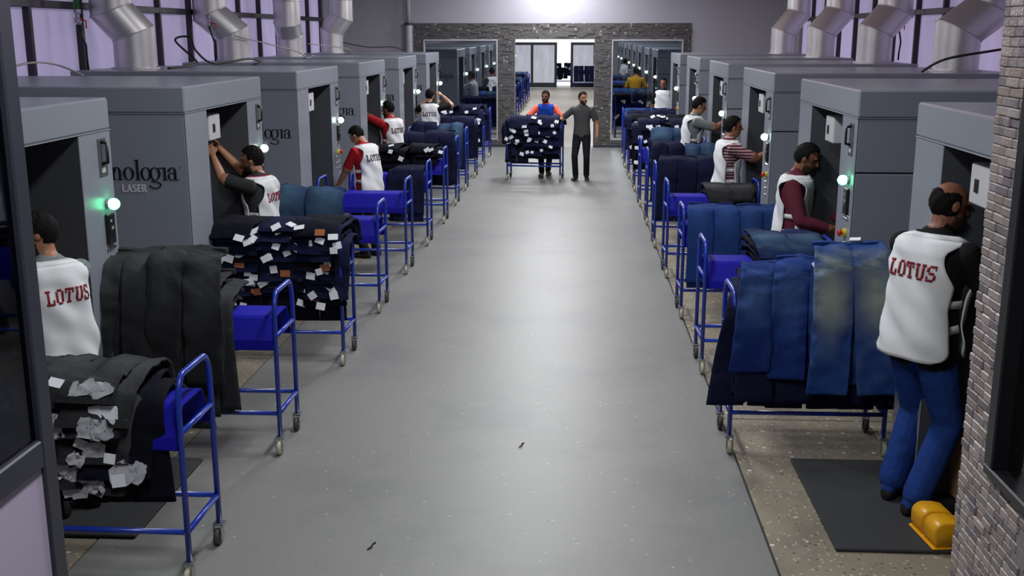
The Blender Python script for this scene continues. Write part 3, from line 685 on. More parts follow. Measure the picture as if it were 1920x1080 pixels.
class Load:
    """one kind of load; built once as meshes, then placed on any cart"""
    def __init__(s): s.items = []
    def add(s, o, zn, waist_near, x, material, seed, tags=0, patch=False, lining=0, detail=True, what=None, yaw=None, **kw):
        path = profile(o, seed=seed)
        L = kw.get('length', 1.05); rg = random.Random(seed)
        d = np.r_[0, np.cumsum(np.hypot(*np.diff(path, axis=0).T))]
        s0 = np.interp(zn, path[:9, 1], d[:9])
        if waist_near: geo = jeans_geo(path, s0, 1, seed=seed, **kw)
        else: geo = jeans_geo(path, s0+L, -1, seed=seed, **kw)
        mb, fade, fr = geo; it = {'mesh': to_mesh(mb, fade), 'x': x, 'o': o, 'mat': material, 'parts': [], 'what': what, 'yaw': rg.uniform(-.05, .05) if yaw is None else yaw}
        if detail:
            wmb = MB(); ww = kw.get('waist', .4)*.455; R = []
            for q in (0, .045):
                row = []
                for k in range(13):
                    xx = -ww+2*ww*k/12; p, n0, _ = fr(q, xx, 0); row.append(p+n0*(.016+.006*math.sin(xx*19+seed)))
                for k in range(12, -1, -1):
                    xx = -ww+2*ww*k/12; p, n0, _ = fr(q, xx, 0); row.append(p+n0*(-.013+.006*math.sin(xx*19+seed)))
                R.append(row)
            wmb.rings(R)
            it['parts'].append(('waistband', wmb.mesh('waistband', None), material))
        for k in range(tags):
            it['parts'].append(('paper_tag', plate(fr, rg.uniform(.0, .12), rg.uniform(-.17, .17), rg.uniform(.055, .095), rg.uniform(.045, .065), lift=.028, skew=rg.uniform(-.6, .6)).mesh('paper_tag', None), tag_m))
        if patch: it['parts'].append(('leather_patch', plate(fr, .05, rg.uniform(-.12, .12), .085, .055, lift=.024, skew=rg.uniform(-.2, .2)).mesh('leather_patch', None), patch_m))
        for q in range(lining): it['parts'].append(('pocket_lining', crumple(fr, rg.uniform(-.02, .1), rg.uniform(-.12, .13), rg.uniform(.08, .15), rg.uniform(.07, .12), seed+q*31).mesh('pocket_lining', None, True), lining_m))
        for nme, me, mm in it['parts']: me.materials.append(mm)
        s.items.append(it); return s
    def put(s, cx, cy, kind, where, group, rz=0, mirror=1, override=None):
        col = lambda it: 'left end' if it['x']*mirror < -.13 else 'right end' if it['x']*mirror > .13 else 'middle'
        for it in s.items:
            c = col(it); peers = sorted([q for q in s.items if col(q) == c], key=lambda q: -q['o']); rk = [id(q) for q in peers].index(id(it))
            lab = it['what']+' on the '+where if it['what'] else '%s, %s from top, %s of the %s' % (kind, ORD[rk] if rk < 14 else 'low', c, where)
            x = it['x']*mirror
            o = link('jeans', it['mesh'], None, (cx+math.cos(rz)*x, cy+math.sin(rz)*x, 0), (0, 0, rz+it['yaw']))
            o.material_slots[0].link = 'OBJECT'; o.material_slots[0].material = override or it['mat']
            tag(o, lab, 'jeans', group)
            for nme, me, mm in it['parts']: link(nme, me, o)
# --- kinds of loads
def tagged(seed, rows, cols, zlo, zhi, o1, material, ntag=2, patchp=.3, lin_=0, under=3, spread=.62, o0=.05, **kw):
    l = Load(); rg = random.Random(seed)
    for k, x in enumerate((-.29, .02, .3)[:under]): l.add(.012+.008*k, rg.uniform(.33, .46), False, x, den_dark, seed*50+k, detail=False, hem=.23, splay=.0, length=1.0)
    for rr in range(rows):
        for c in range(cols):
            x = (c/(cols-1)-.5)*spread+rg.uniform(-.07, .07) if cols > 1 else rg.uniform(-.05, .05)
            o = o0+o1*rr/max(1, rows-1)+.008*c+rg.uniform(-.008, .008); zn = zlo+(zhi-zlo)*rr/max(1, rows-1)+rg.uniform(-.06, .06)
            a = dict(length=rg.uniform(.85, 1.0), wr=.018, lip=.03, n=28); a.update(kw)
            l.add(o, min(zn, .92+o), True, x, material if rg.random() < .7 else den_dark, seed*100+rr*10+c, tags=max(0, ntag+rg.choice((-1, 0, 1))) if ntag else 0, patch=rg.random() < patchp, lining=lin_, yaw=rg.uniform(-.16, .16), **a)
    return l
def hemmed(seed, rows, cols, o1, material, spread=.5, hem=.21, zlo=.36, step=.02, top_mat=None, lump=0, o0=.015, over=.25, **kw):
    """pairs hung with the legs towards the camera; 'over' is how far the waist lies back over the top"""
    l = Load(); rg = random.Random(seed)
    for rr in range(rows):
        for c in range(cols):
            x = (c/(cols-1)-.5)*spread+rg.uniform(-.04, .04) if cols > 1 else rg.uniform(-.03, .03)
            o = o0+o1*rr/max(1, rows-1)+.009*c; zn = zlo+step*rr+rg.uniform(-.04, .04)
            mm = top_mat[c % len(top_mat)] if top_mat and rr == rows-1 else material
            a = dict(length=.945+o-zn+over+rg.uniform(0, .06), n=34, m=14 if rr == rows-1 else 10); a.update(kw); a['wr'] = kw.get('wr', .018)
            l.add(o, zn, False, x, mm, seed*100+rr*10+c, detail=rr >= rows-1, hem=hem, lump=lump if rr == rows-1 else 0, **a)
    return l
def flat_pile(seed, rows, x, material, o0=.02, dz=.04, **kw):
    l = Load()
    for rr in range(rows):
        l.add(o0+dz*rr, .80+o0+dz*rr, True, x, material[rr % len(material)], seed*100+rr, tags=1 if rr == rows-2 else 0, length=.6, thick=.02, wr=.02, waist=.56, hem=.28, lip=.02, **kw)
    return l
def join(*ls):
    l = Load()
    for q in ls: l.items += q.items
    return l
LOAD = {
 'charcoal': tagged(1, 8, 2, .46, .95, .1, den_black, 1, 0, 2, spread=.4, o0=.02, wr=.026, lip=.045, sway=.12),
 'blacklong': join(hemmed(2, 4, 2, .2, den_black, .4, .25, .3, .0, over=.3, waist=.46, sway=.12, splay=.07), hemmed(21, 3, 1, .1, den_black, 0, .26, .22, .01, o0=.18, over=.2, waist=.46, sway=.14), Load()
    .add(.38, .66, False, -.26, den_black, 211, hem=.25, waist=.48, length=.95, wr=.03, n=40, m=18, sway=.14, splay=.08, yaw=.12, what='black jeans with left leg drooping').add(.42, .56, False, .18, den_black, 212, hem=.26, waist=.48, length=1.04, wr=.03, n=40, m=18, lump=.012, splay=.05, yaw=-.08, what='uppermost long black jeans')),
 'tags': tagged(3, 8, 3, .5, 1.12, .2, den_navy, 2, .4, spread=.68),
 'fadehump': hemmed(4, 3, 1, .26, den_navy, 0, .34, .5, .05, [den_fade2], .05, splay=.06, waist=.74, over=.2, m=22, wr=.034),
 'pantsend': hemmed(15, 3, 1, .05, den_navy, 0, .22, .36, .02),
 'navywall': hemmed(6, 3, 2, .2, den_navy, .5, .25, .36, .012, splay=0, waist=.5),
 'midwall': hemmed(7, 3, 2, .12, den_mid, .5, .25, .34, .012, splay=0, waist=.5),
 'blackwaist': tagged(8, 4, 2, .86, 1.02, .13, den_dark, 1, 0, spread=.5, under=2),
 'rightpile': join(hemmed(9, 4, 3, .26, den_navy, .7, .25, .36, .02, None, over=.2, sway=.1, splay=.02), Load()
    .add(.34, .62, False, -.31, den_blue, 901, hem=.26, waist=.46, length=.79, wr=.028, n=44, m=20, yaw=.1, what='plain blue jeans hanging nearest the aisle').add(.39, .58, False, -.06, den_blue, 902, tags=1, hem=.24, waist=.44, length=.86, n=44, m=20, wr=.026, yaw=-.06, what='blue jeans with a white tag second from the aisle')
    .add(.5, .5, False, .14, den_fade, 903, tags=1, hem=.26, waist=.5, length=1.04, lump=.012, splay=.06, wr=.03, n=54, m=22, yaw=.05, what='faded blue jeans with yellowish thighs in the middle').add(.43, .54, False, .46, den_fade, 904, hem=.25, waist=.5, length=.94, lump=.012, wr=.03, n=54, m=22, yaw=-.1, what='faded jeans hanging beside the balding man')),
 'foldpile': flat_pile(10, 4, .16, [den_dark, den_navy, den_dark, den_fade2], .03, .05),
 'blackfold': flat_pile(11, 3, .2, [den_dark, den_dark, den_black], .02, .035),
 'tagsmall': tagged(12, 4, 2, .5, 1.1, .26, den_navy, 3, .1),
 'humpnavy': hemmed(13, 3, 2, .2, den_navy, .46, .23, .38, .02, [den_fade2, den_navy], .03, waist=.46, wr=.026),
 'walker': tagged(14, 5, 3, .5, 1.06, .2, den_navy, 2, .0, spread=.66),
 'farwall': hemmed(16, 1, 2, .1, den_navy, .5, .25, .36, .0, splay=0, waist=.5, o0=.16),
 'farmid': hemmed(17, 1, 2, .1, den_mid, .5, .25, .36, .0, [den_mid, den_fade2], splay=0, waist=.5, o0=.2),
 'fartags': tagged(18, 2, 2, .55, .95, .2, den_navy, 3, 0, under=2),
}
CXL, CXR = -2.44, 1.585
left = [ # y centre, label, loads: (kind, x shift, what)
 (5.23, 'heaped with charcoal jeans', [('charcoal', -.12)]),
 (7.0, 'draped with long black jeans', [('blacklong', -.2)]),
 (9.02, 'piled with tagged dark jeans', [('tags', .0)]),
 (10.8, 'with a faded blue pair', [('fadehump', -.2)]),
 (12.62, 'standing empty, saddle bare', []),
 (14.36, 'with navy jeans at its end', [('pantsend', .24)]),
 (16.1, 'with black jeans folded over', [('blackwaist', .0)]),
 (17.85, 'loaded with navy jeans', [('navywall', 0)]),
 (19.6, 'loaded with navy jeans', [('humpnavy', 0)]),
 (21.35, 'loaded with navy jeans', [('navywall', .05)]),
 (23.1, 'loaded with tagged navy jeans', [('tagsmall', 0)]),
 (24.9, 'loaded with navy jeans', [('navywall', 0)])]
right = [
 (7.2, 'heaped with blue and faded jeans', [('rightpile', 0)]),
 (8.95, 'with folded dark jeans', [('foldpile', .0)]),
 (10.75, 'draped with mid blue jeans', [('midwall', 0)]),
 (12.6, 'with folded black jeans', [('blackfold', 0)]),
 (14.4, 'draped with dark navy jeans', [('navywall', 0)]),
 (16.15, 'with a faded pair on top', [('humpnavy', 0)]),
 (17.9, 'with faded jeans humped up', [('fadehump', 0)]),
 (19.65, 'piled with tagged dark jeans', [('tagsmall', 0)]),
 (21.4, 'piled with tagged dark jeans', [('tags', 0)]),
 (23.15, 'loaded with navy jeans', [('navywall', 0)]),
 (24.95, 'loaded with mid blue jeans', [('midwall', 0)])]
KT = {'charcoal': 'charcoal jeans', 'blacklong': 'long black jeans', 'tags': 'dark tagged jeans', 'fadehump': 'faded blue jeans', 'pantsend': 'navy jeans', 'blackwaist': 'black jeans', 'navywall': 'navy jeans', 'farwall': 'navy jeans', 'farmid': 'blue jeans', 'fartags': 'tagged jeans',
 'humpnavy': 'navy jeans', 'tagsmall': 'tagged navy jeans', 'rightpile': 'blue jeans', 'foldpile': 'folded jeans', 'midwall': 'mid blue jeans', 'blackfold': 'folded black jeans', 'walker': 'dark tagged jeans'}
for side, rows, cx in (('left', left, CXL), ('right', right, CXR)):
    for i, (y, lab, loads) in enumerate(rows):
        place_cart(cx+rnd.uniform(-.015, .015), y, 'blue tube cart %s, %s from the camera, %s row' % (lab, ORD[i], side), rnd.uniform(-.015, .015))
        for kind, dx in loads:
            LOAD[kind].put(cx+dx, y, KT[kind], '%s %s cart' % (ORD[i], side), 'jeans on the %s %s cart' % (ORD[i], side), mirror=1 if kind in ('rightpile', 'blacklong', 'foldpile', 'blackfold', 'fadehump') else rnd.choice((1, -1)))
for i in range(11):
    y = 29.0+1.75*i
    place_cart(CXL, y, 'blue tube cart beyond the stone wall, %s along the left side' % ORD[i])
    k = ['farwall', 'farmid', 'fartags'][i % 3]
    LOAD[k].put(CXL, y, KT[k], '%s left cart behind the wall' % ORD[i], 'jeans on the %s left cart beyond the wall' % ORD[i])
    if i < 9:
        place_cart(CXR, y+.2, 'blue tube cart beyond the stone wall, %s along the right side' % ORD[i])
        k = ['fartags', 'farwall', 'farmid'][i % 3]
        LOAD[k].put(CXR, y+.2, KT[k], '%s right cart behind the wall' % ORD[i], 'jeans on the %s right cart beyond the wall' % ORD[i])
for cx, cy, k, lab in ((-.62, 58.7, 'fartags', 'cart between the frosted doors'), (.45, 56.3, 'farwall', 'cart by the right frosted door')):
    place_cart(cx, cy, 'blue tube '+lab); LOAD[k].put(cx, cy, KT[k], lab, 'jeans on the '+lab)
place_cart(-.75, 20.98, 'blue tube cart full of tagged jeans pushed down the aisle', -.1)
LOAD['walker'].put(-.75, 20.98, KT['walker'], 'cart in the aisle', 'jeans on the aisle cart', rz=-.1)

# ------------------------------------------------------------------ people
def V3(*a): return np.array(a, float)
def unit(v): return v/(np.linalg.norm(v)+1e-9)
def rotm(ax, a): return np.array(Matrix.Rotation(a, 3, ax))
def sections(mb, secs, n=20, power=2.3):
    """closed loft through (centre, rx, ry, R) sections with rounded ends"""
    R = []
    for c, rx, ry, M in secs:
        row = []
        for j in range(n):
            a = 2*PI*j/n; ca, sa = math.cos(a), math.sin(a); k = (abs(ca)**power+abs(sa)**power)**(-1/power)
            row.append(Vector(c + M @ V3(rx*ca*k, ry*sa*k, 0)))
        R.append(row)
    mb.rings(R)
def limb(mb, pts, rad, n=12, flat=None):
    """tapered limb with round ends through pts"""
    P = [V3(*p) for p in pts]; r = list(rad); t0 = unit(P[1]-P[0]); t1 = unit(P[-1]-P[-2])
    PP = [P[0]-t0*r[0]*.9, P[0]-t0*r[0]*.5]+P+[P[-1]+t1*r[-1]*.5, P[-1]+t1*r[-1]*.9]
    rr = [r[0]*.4, r[0]*.86]+r+[r[-1]*.86, r[-1]*.4]
    mb.tube([Vector(p) for p in PP], rr, n)
def ik(S, T, a, b, pole):
    d = T-S; L = np.linalg.norm(d); L2 = min(L, (a+b)*.998); T = S+unit(d)*L2
    x = (a*a-b*b+L2*L2)/(2*L2); h = math.sqrt(max(0, a*a-x*x)); u = unit(d); p = pole-u*np.dot(pole, u)
    return S+u*x+unit(p)*h, T
def ellipsoid(mb, c, rx, ry, rz, M=None, n=16, k=10):
    M = np.eye(3) if M is None else M; R = []
    for i in range(1, k):
        t = PI*i/k; R.append([Vector(c+M @ V3(rx*math.sin(t)*math.cos(2*PI*j/n), ry*math.sin(t)*math.sin(2*PI*j/n), -rz*math.cos(t))) for j in range(n)])
    mb.rings(R)
LOTUS = {  # slab letters on a 5 x 7 grid of strokes (x0, y0, x1, y1)
 'L': [(0, 0, 2.6, 1), (.7, 1, 1.9, 6), (0, 6, 2.6, 7), (2.6, 0, 4.6, 1), (3.7, 1, 4.6, 2.6)],
 'O': [(1, 0, 3.6, 1), (1, 6, 3.6, 7), (0, 1, 1.3, 6), (3.3, 1, 4.6, 6)],
 'T': [(1.7, 1, 2.9, 6), (1, 0, 3.6, 1), (0, 6, 4.6, 7), (0, 4.6, .9, 6), (3.7, 4.6, 4.6, 6)],
 'U': [(0, 6, 1.9, 7), (2.9, 6, 4.8, 7), (.4, 1, 1.6, 6), (3.2, 1, 4.4, 6), (1, 0, 3.8, 1)],
 'S': [(0, 0, 3.6, 1), (3.3, 1, 4.6, 3), (1, 3, 3.6, 4), (0, 4, 1.3, 6), (1, 6, 4.4, 7), (0, 1, .8, 2.2), (3.8, 5, 4.4, 6)]}
def person(label, loc, rz, h=1.78, lean=0, side=0, twist=0, head=(0, 0, 0), rh=None, lh=None, relbow=(.6, -.7, -.5), lelbow=(-.6, -.7, -.5), rf=(.11, 0), lf=(-.11, 0),
           shirt=None, sleeve='short', trousers=None, shoes=None, skin_=None, hair='short', beard=True, vest=None, text=False, curl=.5, vox=.009, group=None, girth=1.0, trim=None, straps=True, rpalm=None, lpalm=None, hem=.8, baggy=0):
    """a standing figure facing local +y; rh/lh hand targets in local metres; lean forward, head (yaw, pitch, roll)"""
    k = h/1.78
    root = thing('person', label, 'person', loc, rz, group)
    HIP = V3(0, 0, .93)
    def spine(z):  # position and orientation of a body section at standing height z
        t = max(0, min(1, (z-.93)/.45)); t = t*t*(3-2*t)
        a = -lean*t; M = rotm('X', a) @ rotm('Y', side*t) @ rotm('Z', twist*t)
        # integrate: sections above the hip swing about it
        n_ = 8; p = HIP.copy(); z0 = .93
        for i in range(n_):
            zz = z0+(z-z0)*(i+.5)/n_; tt = max(0, min(1, (zz-.93)/.45)); tt = tt*tt*(3-2*tt)
            p = p+(rotm('X', -lean*tt) @ rotm('Y', side*tt)) @ V3(0, 0, (z-z0)/n_)
        return p, M
    g = girth
    TS = [(.84, .10*g, .085*g), (.87, .16*g, .118*g), (.885, .182*g, .136*g), (.95, .178*g, .132*g), (1.03, .17*g, .125*g), (1.12, .162*g, .118*g), (1.22, .165*g, .12*g), (1.32, .178*g, .125*g), (1.40, .186*g, .118*g), (1.45, .168*g, .1*g), (1.485, .128, .085), (1.51, .085, .07), (1.53, .064, .062)]
    mb = MB(); CAP = []
    secs = []
    for z, rx, ry in TS:
        c, M = spine(z); secs.append((c, rx, ry, M))
    sections(mb, secs)
    for (z, rx, ry), s_ in zip(TS, secs): CAP.append(('torso' if z > .88 else 'leg', s_[0]-s_[3] @ V3(rx*.5, 0, 0), s_[0]+s_[3] @ V3(rx*.5, 0, 0), min(rx*.55, ry), min(rx*.55, ry)))
    nb, NM = spine(1.50); hd = NM @ rotm('Z', head[0]) @ rotm('X', -head[1]) @ rotm('Y', head[2])
    hb = nb + NM @ V3(0, .014, .05); hc = hb + hd @ V3(0, .015, .105)
    limb(mb, [nb, hb, hb+hd @ V3(0, 0, .04)], [.062, .056, .056]); CAP.append(('neck', nb+V3(0, 0, .03), hb, .058, .055))
    ellipsoid(mb, hc+hd @ V3(0, -.008, .02), .076, .096, .098, hd); ellipsoid(mb, hc+hd @ V3(0, .018, -.045), .06, .072, .078, hd); ellipsoid(mb, hc+hd @ V3(0, .05, -.092), .034, .035, .028, hd)
    limb(mb, [hc+hd @ V3(0, .088, .02), hc+hd @ V3(0, .108, -.022)], [.009, .016], 8); ellipsoid(mb, hc+hd @ V3(0, .084, -.058), .026, .014, .012, hd, 10, 6)
    for s_ in (-1, 1):
        ellipsoid(mb, hc+hd @ V3(.079*s_, -.008, -.005), .01, .022, .034, hd, 10, 6); ellipsoid(mb, hc+hd @ V3(.034*s_, .08, .03), .024, .014, .009, hd, 10, 6)
    CAP.append(('head', hc+V3(0, 0, -.04), hc+V3(0, 0, .03), .085, .095))
    # arms
    for s_, tgt, pole, pal in ((1, rh, relbow, rpalm), (-1, lh, lelbow, lpalm)):
        S = secs[8][0]+secs[8][3] @ V3(.185*s_*g, 0, .015); wv = [1, 1]
        T = V3(*tgt)/k if tgt is not None else S+V3(.07*s_, .04, -.53)
        E, W = ik(S, T, .295, .255, V3(*pole))
        slv = .012 if sleeve != 'none' else 0
        mid = (S+E)/2; limb(mb, [S-V3(.03*s_, 0, .0), S, mid, E], [.062, .066+slv*.6, .054+slv, .046+(slv if sleeve in ('long', 'elbow') else .002)])
        limb(mb, [E, (E*2+W)/3, W], [.045+(slv if sleeve == 'long' else 0), .044+(slv if sleeve == 'long' else 0), .029+(slv*.6 if sleeve == 'long' else 0)])
        CAP.append(('uarm', S, E, .068, .05)); CAP.append(('farm', E, W, .046, .032))
        if sleeve == 'elbow': limb(mb, [S, E-(E-S)*.05], [.074, .07])
        if sleeve == 'short':   # open sleeve end
            e = S+(E-S)*.86; ax = unit(E-S); limb(mb, [S+(E-S)*.55, e], [.067, .066])
        d = unit(W-E); pn = V3(*pal) if pal is not None else V3(-s_, 0, 0)*.8+V3(0, .3, -.3); pn = unit(pn-d*np.dot(pn, d)); sd_ = np.cross(d, pn)
        M = np.c_[sd_, pn, d]
        hs = [(W-d*.01, .026, .022, M), (W+d*.02, .034, .018, M), (W+d*.06, .042, .017, M), (W+d*.088, .042, .015, M), (W+d*.098, .03, .01, M)]
        sections(mb, hs, 12)
        for q, (off, ln) in enumerate(((-.033, .074), (-.011, .084), (.011, .079), (.033, .062))):
            a0 = W+d*.085+sd_*off; c1 = curl*(.7+.12*q); d1 = unit(d*math.cos(c1)+pn*math.sin(c1)+sd_*off*1.5); a1 = a0+d1*ln*.52; d2 = unit(d*math.cos(c1*2)+pn*math.sin(c1*2)+sd_*off*1.5); a2 = a1+d2*ln*.48
            limb(mb, [a0, a1, a2], [.0095, .009, .0078], 8)
        th = -1 if s_ > 0 else 1
        b0 = W+d*.03+sd_*.03*th*-1; b1 = b0+unit(d*.7+sd_*-th*.7+pn*.25)*.04; b2 = b1+unit(d+pn*.4)*.034; limb(mb, [b0, b1, b2], [.0125, .011, .009], 8)
        CAP.append(('hand', W+d*.01, W+d*.15, .045, .045))
    # legs
    for s_, ft in ((1, rf), (-1, lf)):
        Hj = HIP+V3(.088*s_, 0, -.03); A = V3(ft[0], ft[1], .09+(ft[2] if len(ft) > 2 else 0)); K, A = ik(Hj, A, .44, .425, V3(.15*s_, 1, .05))
        limb(mb, [Hj+V3(0, 0, .02), Hj+(K-Hj)*.35, K, K+(A-K)*.3, A+V3(0, 0, .02)], [.094*g, .088*g+baggy*.4, .066+baggy, .064+baggy, .062+baggy], 14)
        CAP.append(('leg', Hj, K, .1, .07+baggy)); CAP.append(('leg', K, A+V3(0, 0, .01), .07+baggy, .066+baggy))
        ti = .25*s_; f = V3(math.sin(ti), math.cos(ti), 0)
        FS = []
        for q, (d_, wd, ht) in enumerate(((-.085, .02, .02), (-.075, .036, .04), (0, .04, .055), (.07, .043, .042), (.13, .046, .032), (.165, .038, .026), (.182, .02, .015))):
            c = V3(A[0], A[1], 0)+f*d_; c[2] = A[2]-.09+ht+.002; FS.append((c, wd, ht, np.c_[V3(f[1], -f[0], 0), V3(0, 0, 1), f]))
        sections(mb, FS, 14, 2.6); CAP.append(('foot', V3(A[0], A[1], A[2]-.06)-f*.03, V3(A[0], A[1], A[2]-.06)+f*.15, .05, .04))
    mb.v = [tuple(V3(*p)*k) for p in mb.v]
    tmp = bpy.data.objects.new('tmp', mb.mesh('tmp')); COL.objects.link(tmp)
    md = tmp.modifiers.new('r', 'REMESH'); md.mode = 'VOXEL'; md.voxel_size = vox; sm = tmp.modifiers.new('s', 'SMOOTH'); sm.factor = .5; sm.iterations = 3
    dg = bpy.context.evaluated_depsgraph_get(); me = bpy.data.meshes.new_from_object(tmp.evaluated_get(dg)); bpy.data.objects.remove(tmp)
    me.name = 'body'; me.materials.clear()
    trousers = trousers or tr_dark; shoes = shoes or shoe_d; skin_ = skin_ or skin_a
    for m_ in (skin_, shirt, trousers, shoes, eye_m, lip_m): me.materials.append(m_)
    nf = len(me.polygons); ce = np.empty(nf*3, 'f'); me.polygons.foreach_get('center', ce); ce = ce.reshape(-1, 3)/k
    best = np.full(nf, 9.); lab = np.zeros(nf, int); tt = np.zeros(nf); names = [c[0] for c in CAP]
    for q, (nm, A, B, ra, rb) in enumerate(CAP):
        ab = B-A; t = np.clip(((ce-A) @ ab)/(ab @ ab), 0, 1); dd = np.linalg.norm(ce-(A+t[:, None]*ab), axis=1)-(ra+(rb-ra)*t)
        u = dd < best; best[u] = dd[u]; lab[u] = q; tt[u] = t[u]
    reg = np.array([{'torso': 1, 'leg': 2, 'foot': 3}.get(n_, 0) for n_ in names])[lab]; nm = np.array(names)[lab]
    cut = .8 if sleeve == 'short' else 2
    reg[(nm == 'uarm') & (tt < cut)] = 1
    if sleeve == 'long': reg[(nm == 'farm') & (tt < .9)] = 1
    hl = (ce-hc) @ hd
    for s_ in (-1, 1): reg[(np.abs(hl[:, 0]-.033*s_) < .014) & (np.abs(hl[:, 2]-.012) < .007) & (hl[:, 1] > .055)] = 4
    reg[(np.abs(hl[:, 0]) < .024) & (np.abs(hl[:, 2]+.06) < .007) & (hl[:, 1] > .07)] = 5
    me.polygons.foreach_set('material_index', reg.astype('i')); me.shade_smooth(); me.update()
    link('body', me, root)
    # hair and beard: thickened patches of the skull
    def patch(name, keep, m_, grow, shape=(.076, .096, .098), off=(0, -.008, .02)):
        n_, kk = 64, 44; V = []; idx = {}; F = []
        for i in range(kk+1):
            t = PI*i/kk
            for j in range(n_):
                a = 2*PI*j/n_; q = V3(math.sin(t)*math.cos(a), math.sin(t)*math.sin(a), math.cos(t))
                jit = 1+.02*math.sin(a*9+t*7)+.015*math.sin(a*17-t*13)
                p = V3(q[0]*shape[0], q[1]*shape[1], q[2]*shape[2])*(grow*jit)+V3(*off)
                idx[i, j] = len(V); V.append((p, q))
        for i in range(kk):
            for j in range(n_):
                f = [idx[i, j], idx[i, (j+1) % n_], idx[i+1, (j+1) % n_], idx[i+1, j]]
                if all(keep(V[x][1], V[x][0]) for x in f): F.append(f[::-1])
        used = sorted({x for f in F for x in f}); mp = {x: y for y, x in enumerate(used)}
        if not used: return
        b = MB().add([tuple((hc+hd @ V[x][0])*k) for x in used], [[mp[x] for x in f] for f in F])
        o = b.build(name, m_, root, True); s2 = o.modifiers.new('thick', 'SOLIDIFY'); s2.thickness = .016*k; s2.offset = -.6
    if hair == 'short': patch('hair', lambda q, p: (p[2] > .005*math.sin(15*q[0]+9*q[1])+(.085 if q[1] > .45 else .06 if q[1] > .25 else (.0 if q[1] > .02 else -.02 if q[1] > -.2 else -.062))), hair_m, 1.1)
    elif hair == 'bald': patch('hair', lambda q, p: q[1] < .28 and -.068+.006*math.sin(13*q[0]) < p[2] < .066-.05*q[1]*(q[1] > 0)+.01*math.sin(7*q[0]), hair_m, 1.05)
    if beard: patch('beard', lambda q, p: q[1] > -.15 and p[2] < -.045-.05*(abs(q[0]) < .45)*(q[1] > .3) and p[2] > -.13, beard_m, 1.07, (.062, .078, .086), (0, .02, -.042))
    if vest:
        n_ = 64; zs = np.linspace(hem, 1.475, 34)
        tz = np.array([t[0] for t in TS]); tx = np.array([t[1] for t in TS]); ty = np.array([t[2] for t in TS]); ph = np.random.RandomState(int(abs(loc[1])*100)).rand(8)*6.28
        def surf(a, z, d=0):
            c, M = spine(z); zz = max(z, .95); rx = np.interp(zz, tz, tx)+.022; ry = np.interp(zz, tz, ty)+.024
            if z < 1.25: e = (1.25-z)/.45; rx = rx*(1-e)+.198*g*e if rx < .198*g else rx; ry = max(ry, .135*g+.012*e)
            if z > 1.36: ry *= 1+.1*(z-1.36)/.1
            wv = .006*math.sin(3*a+ph[0]+z*9)+.005*math.sin(7*a+ph[1]+z*21)+.006*math.sin(16*z+ph[2]+2*a)*min(1, (1.45-z)*4)+.004*math.sin(38*z+ph[3]+5*a)
            ca, sa = math.cos(a), math.sin(a); kk = (abs(ca)**2.6+abs(sa)**2.6)**(-1/2.6)
            return c+M @ V3((rx+wv+d)*ca*kk, (ry+wv+d)*sa*kk, 0)
        def gap(z):   # half angle of the open side at height z
            if z > 1.25: v = .36+.46*math.sin(min(1, (z-1.25)/.14)*PI/2)
            else: v = .36
            if z > 1.40: v *= max(0, 1-((z-1.40)/.075)**2)
            e = (z-hem)/.07
            if e < 1: v += .42*(1-math.sqrt(max(0, 1-(1-e)**2)))
            return v
        V = []; F = []; SV = []; SF = []; nd = 26
        for pan in (0, 1):
            b0 = len(V)
            for z in zs:
                v = gap(z)
                for j in range(nd+1): V.append(tuple(surf(PI*pan+v+(PI-2*v)*j/nd, z)*k))
            for i in range(len(zs)-1):
                for j in range(nd): F.append((b0+i*(nd+1)+j, b0+i*(nd+1)+j+1, b0+(i+1)*(nd+1)+j+1, b0+(i+1)*(nd+1)+j))
        # shoulder yoke closing towards the neck
        base0 = len(V)
        for q, (sx, sy, dz) in enumerate(((1, 1, 0), (.8, .86, .014), (.56, .72, .026))):
            for j in range(n_):
                c, M = spine(1.475+dz); P0 = surf(2*PI*j/n_, 1.475); c0, _ = spine(1.475); lo = np.linalg.inv(M) @ (P0-c0); V.append(tuple((c+M @ V3(lo[0]*sx, lo[1]*sy, 0))*k))
        base = base0+n_
        for q in range(2):
            for j in range(n_): F.append((base0+q*n_+j, base0+q*n_+(j+1) % n_, base0+(q+1)*n_+(j+1) % n_, base0+(q+1)*n_+j))
        o = MB().add(V, F).build('vest', vest, root, True); s2 = o.modifiers.new('thick', 'SOLIDIFY'); s2.thickness = .006; s2.offset = 0
        if straps:
            for sgn in (0, PI):
                for zc in (1.16, 1.03):
                    sv = []; sf = []
                    for i, dz in enumerate((-.02, .02)):
                        for j in range(9): sv.append(tuple(surf(sgn-.4+.8*j/8, zc+dz, -.016)*k))
                    for j in range(8): sf.append((j, j+1, 9+j+1, 9+j))
                    st = MB().add(sv, sf).build('vest_strap', vest, o, True); s2 = st.modifiers.new('thick', 'SOLIDIFY'); s2.thickness = .006; s2.offset = 0
        if trim:
            P = [Vector(V[base+n_+j]) for j in range(n_)]; MB().tube(P+P[:2], .008, 6).build('neck_trim', trim, o, True)
        if text:
            lb = MB(); u0 = -.125; sc = .0116
            for ci, ch in enumerate('LOTUS'):
                for (x0, y0, x1, y1) in LOTUS[ch]:
                    nx = max(1, int((x1-x0)/1.2)); ny = max(1, int((y1-y0)/1.2)); vv = []; ff = []
                    for b in range(ny+1):
                        for a in range(nx+1):
                            u = u0+(ci*5.5+x0+(x1-x0)*a/nx)*sc*.83; v = (y0+(y1-y0)*b/ny)*sc
                            vv.append(tuple(surf(-PI/2+u/.19*.95, 1.265+v, .007)*k))
                    for b in range(ny):
                        for a in range(nx): ff.append((b*(nx+1)+a, b*(nx+1)+a+1, (b+1)*(nx+1)+a+1, (b+1)*(nx+1)+a))
                    lb.add(vv, ff)
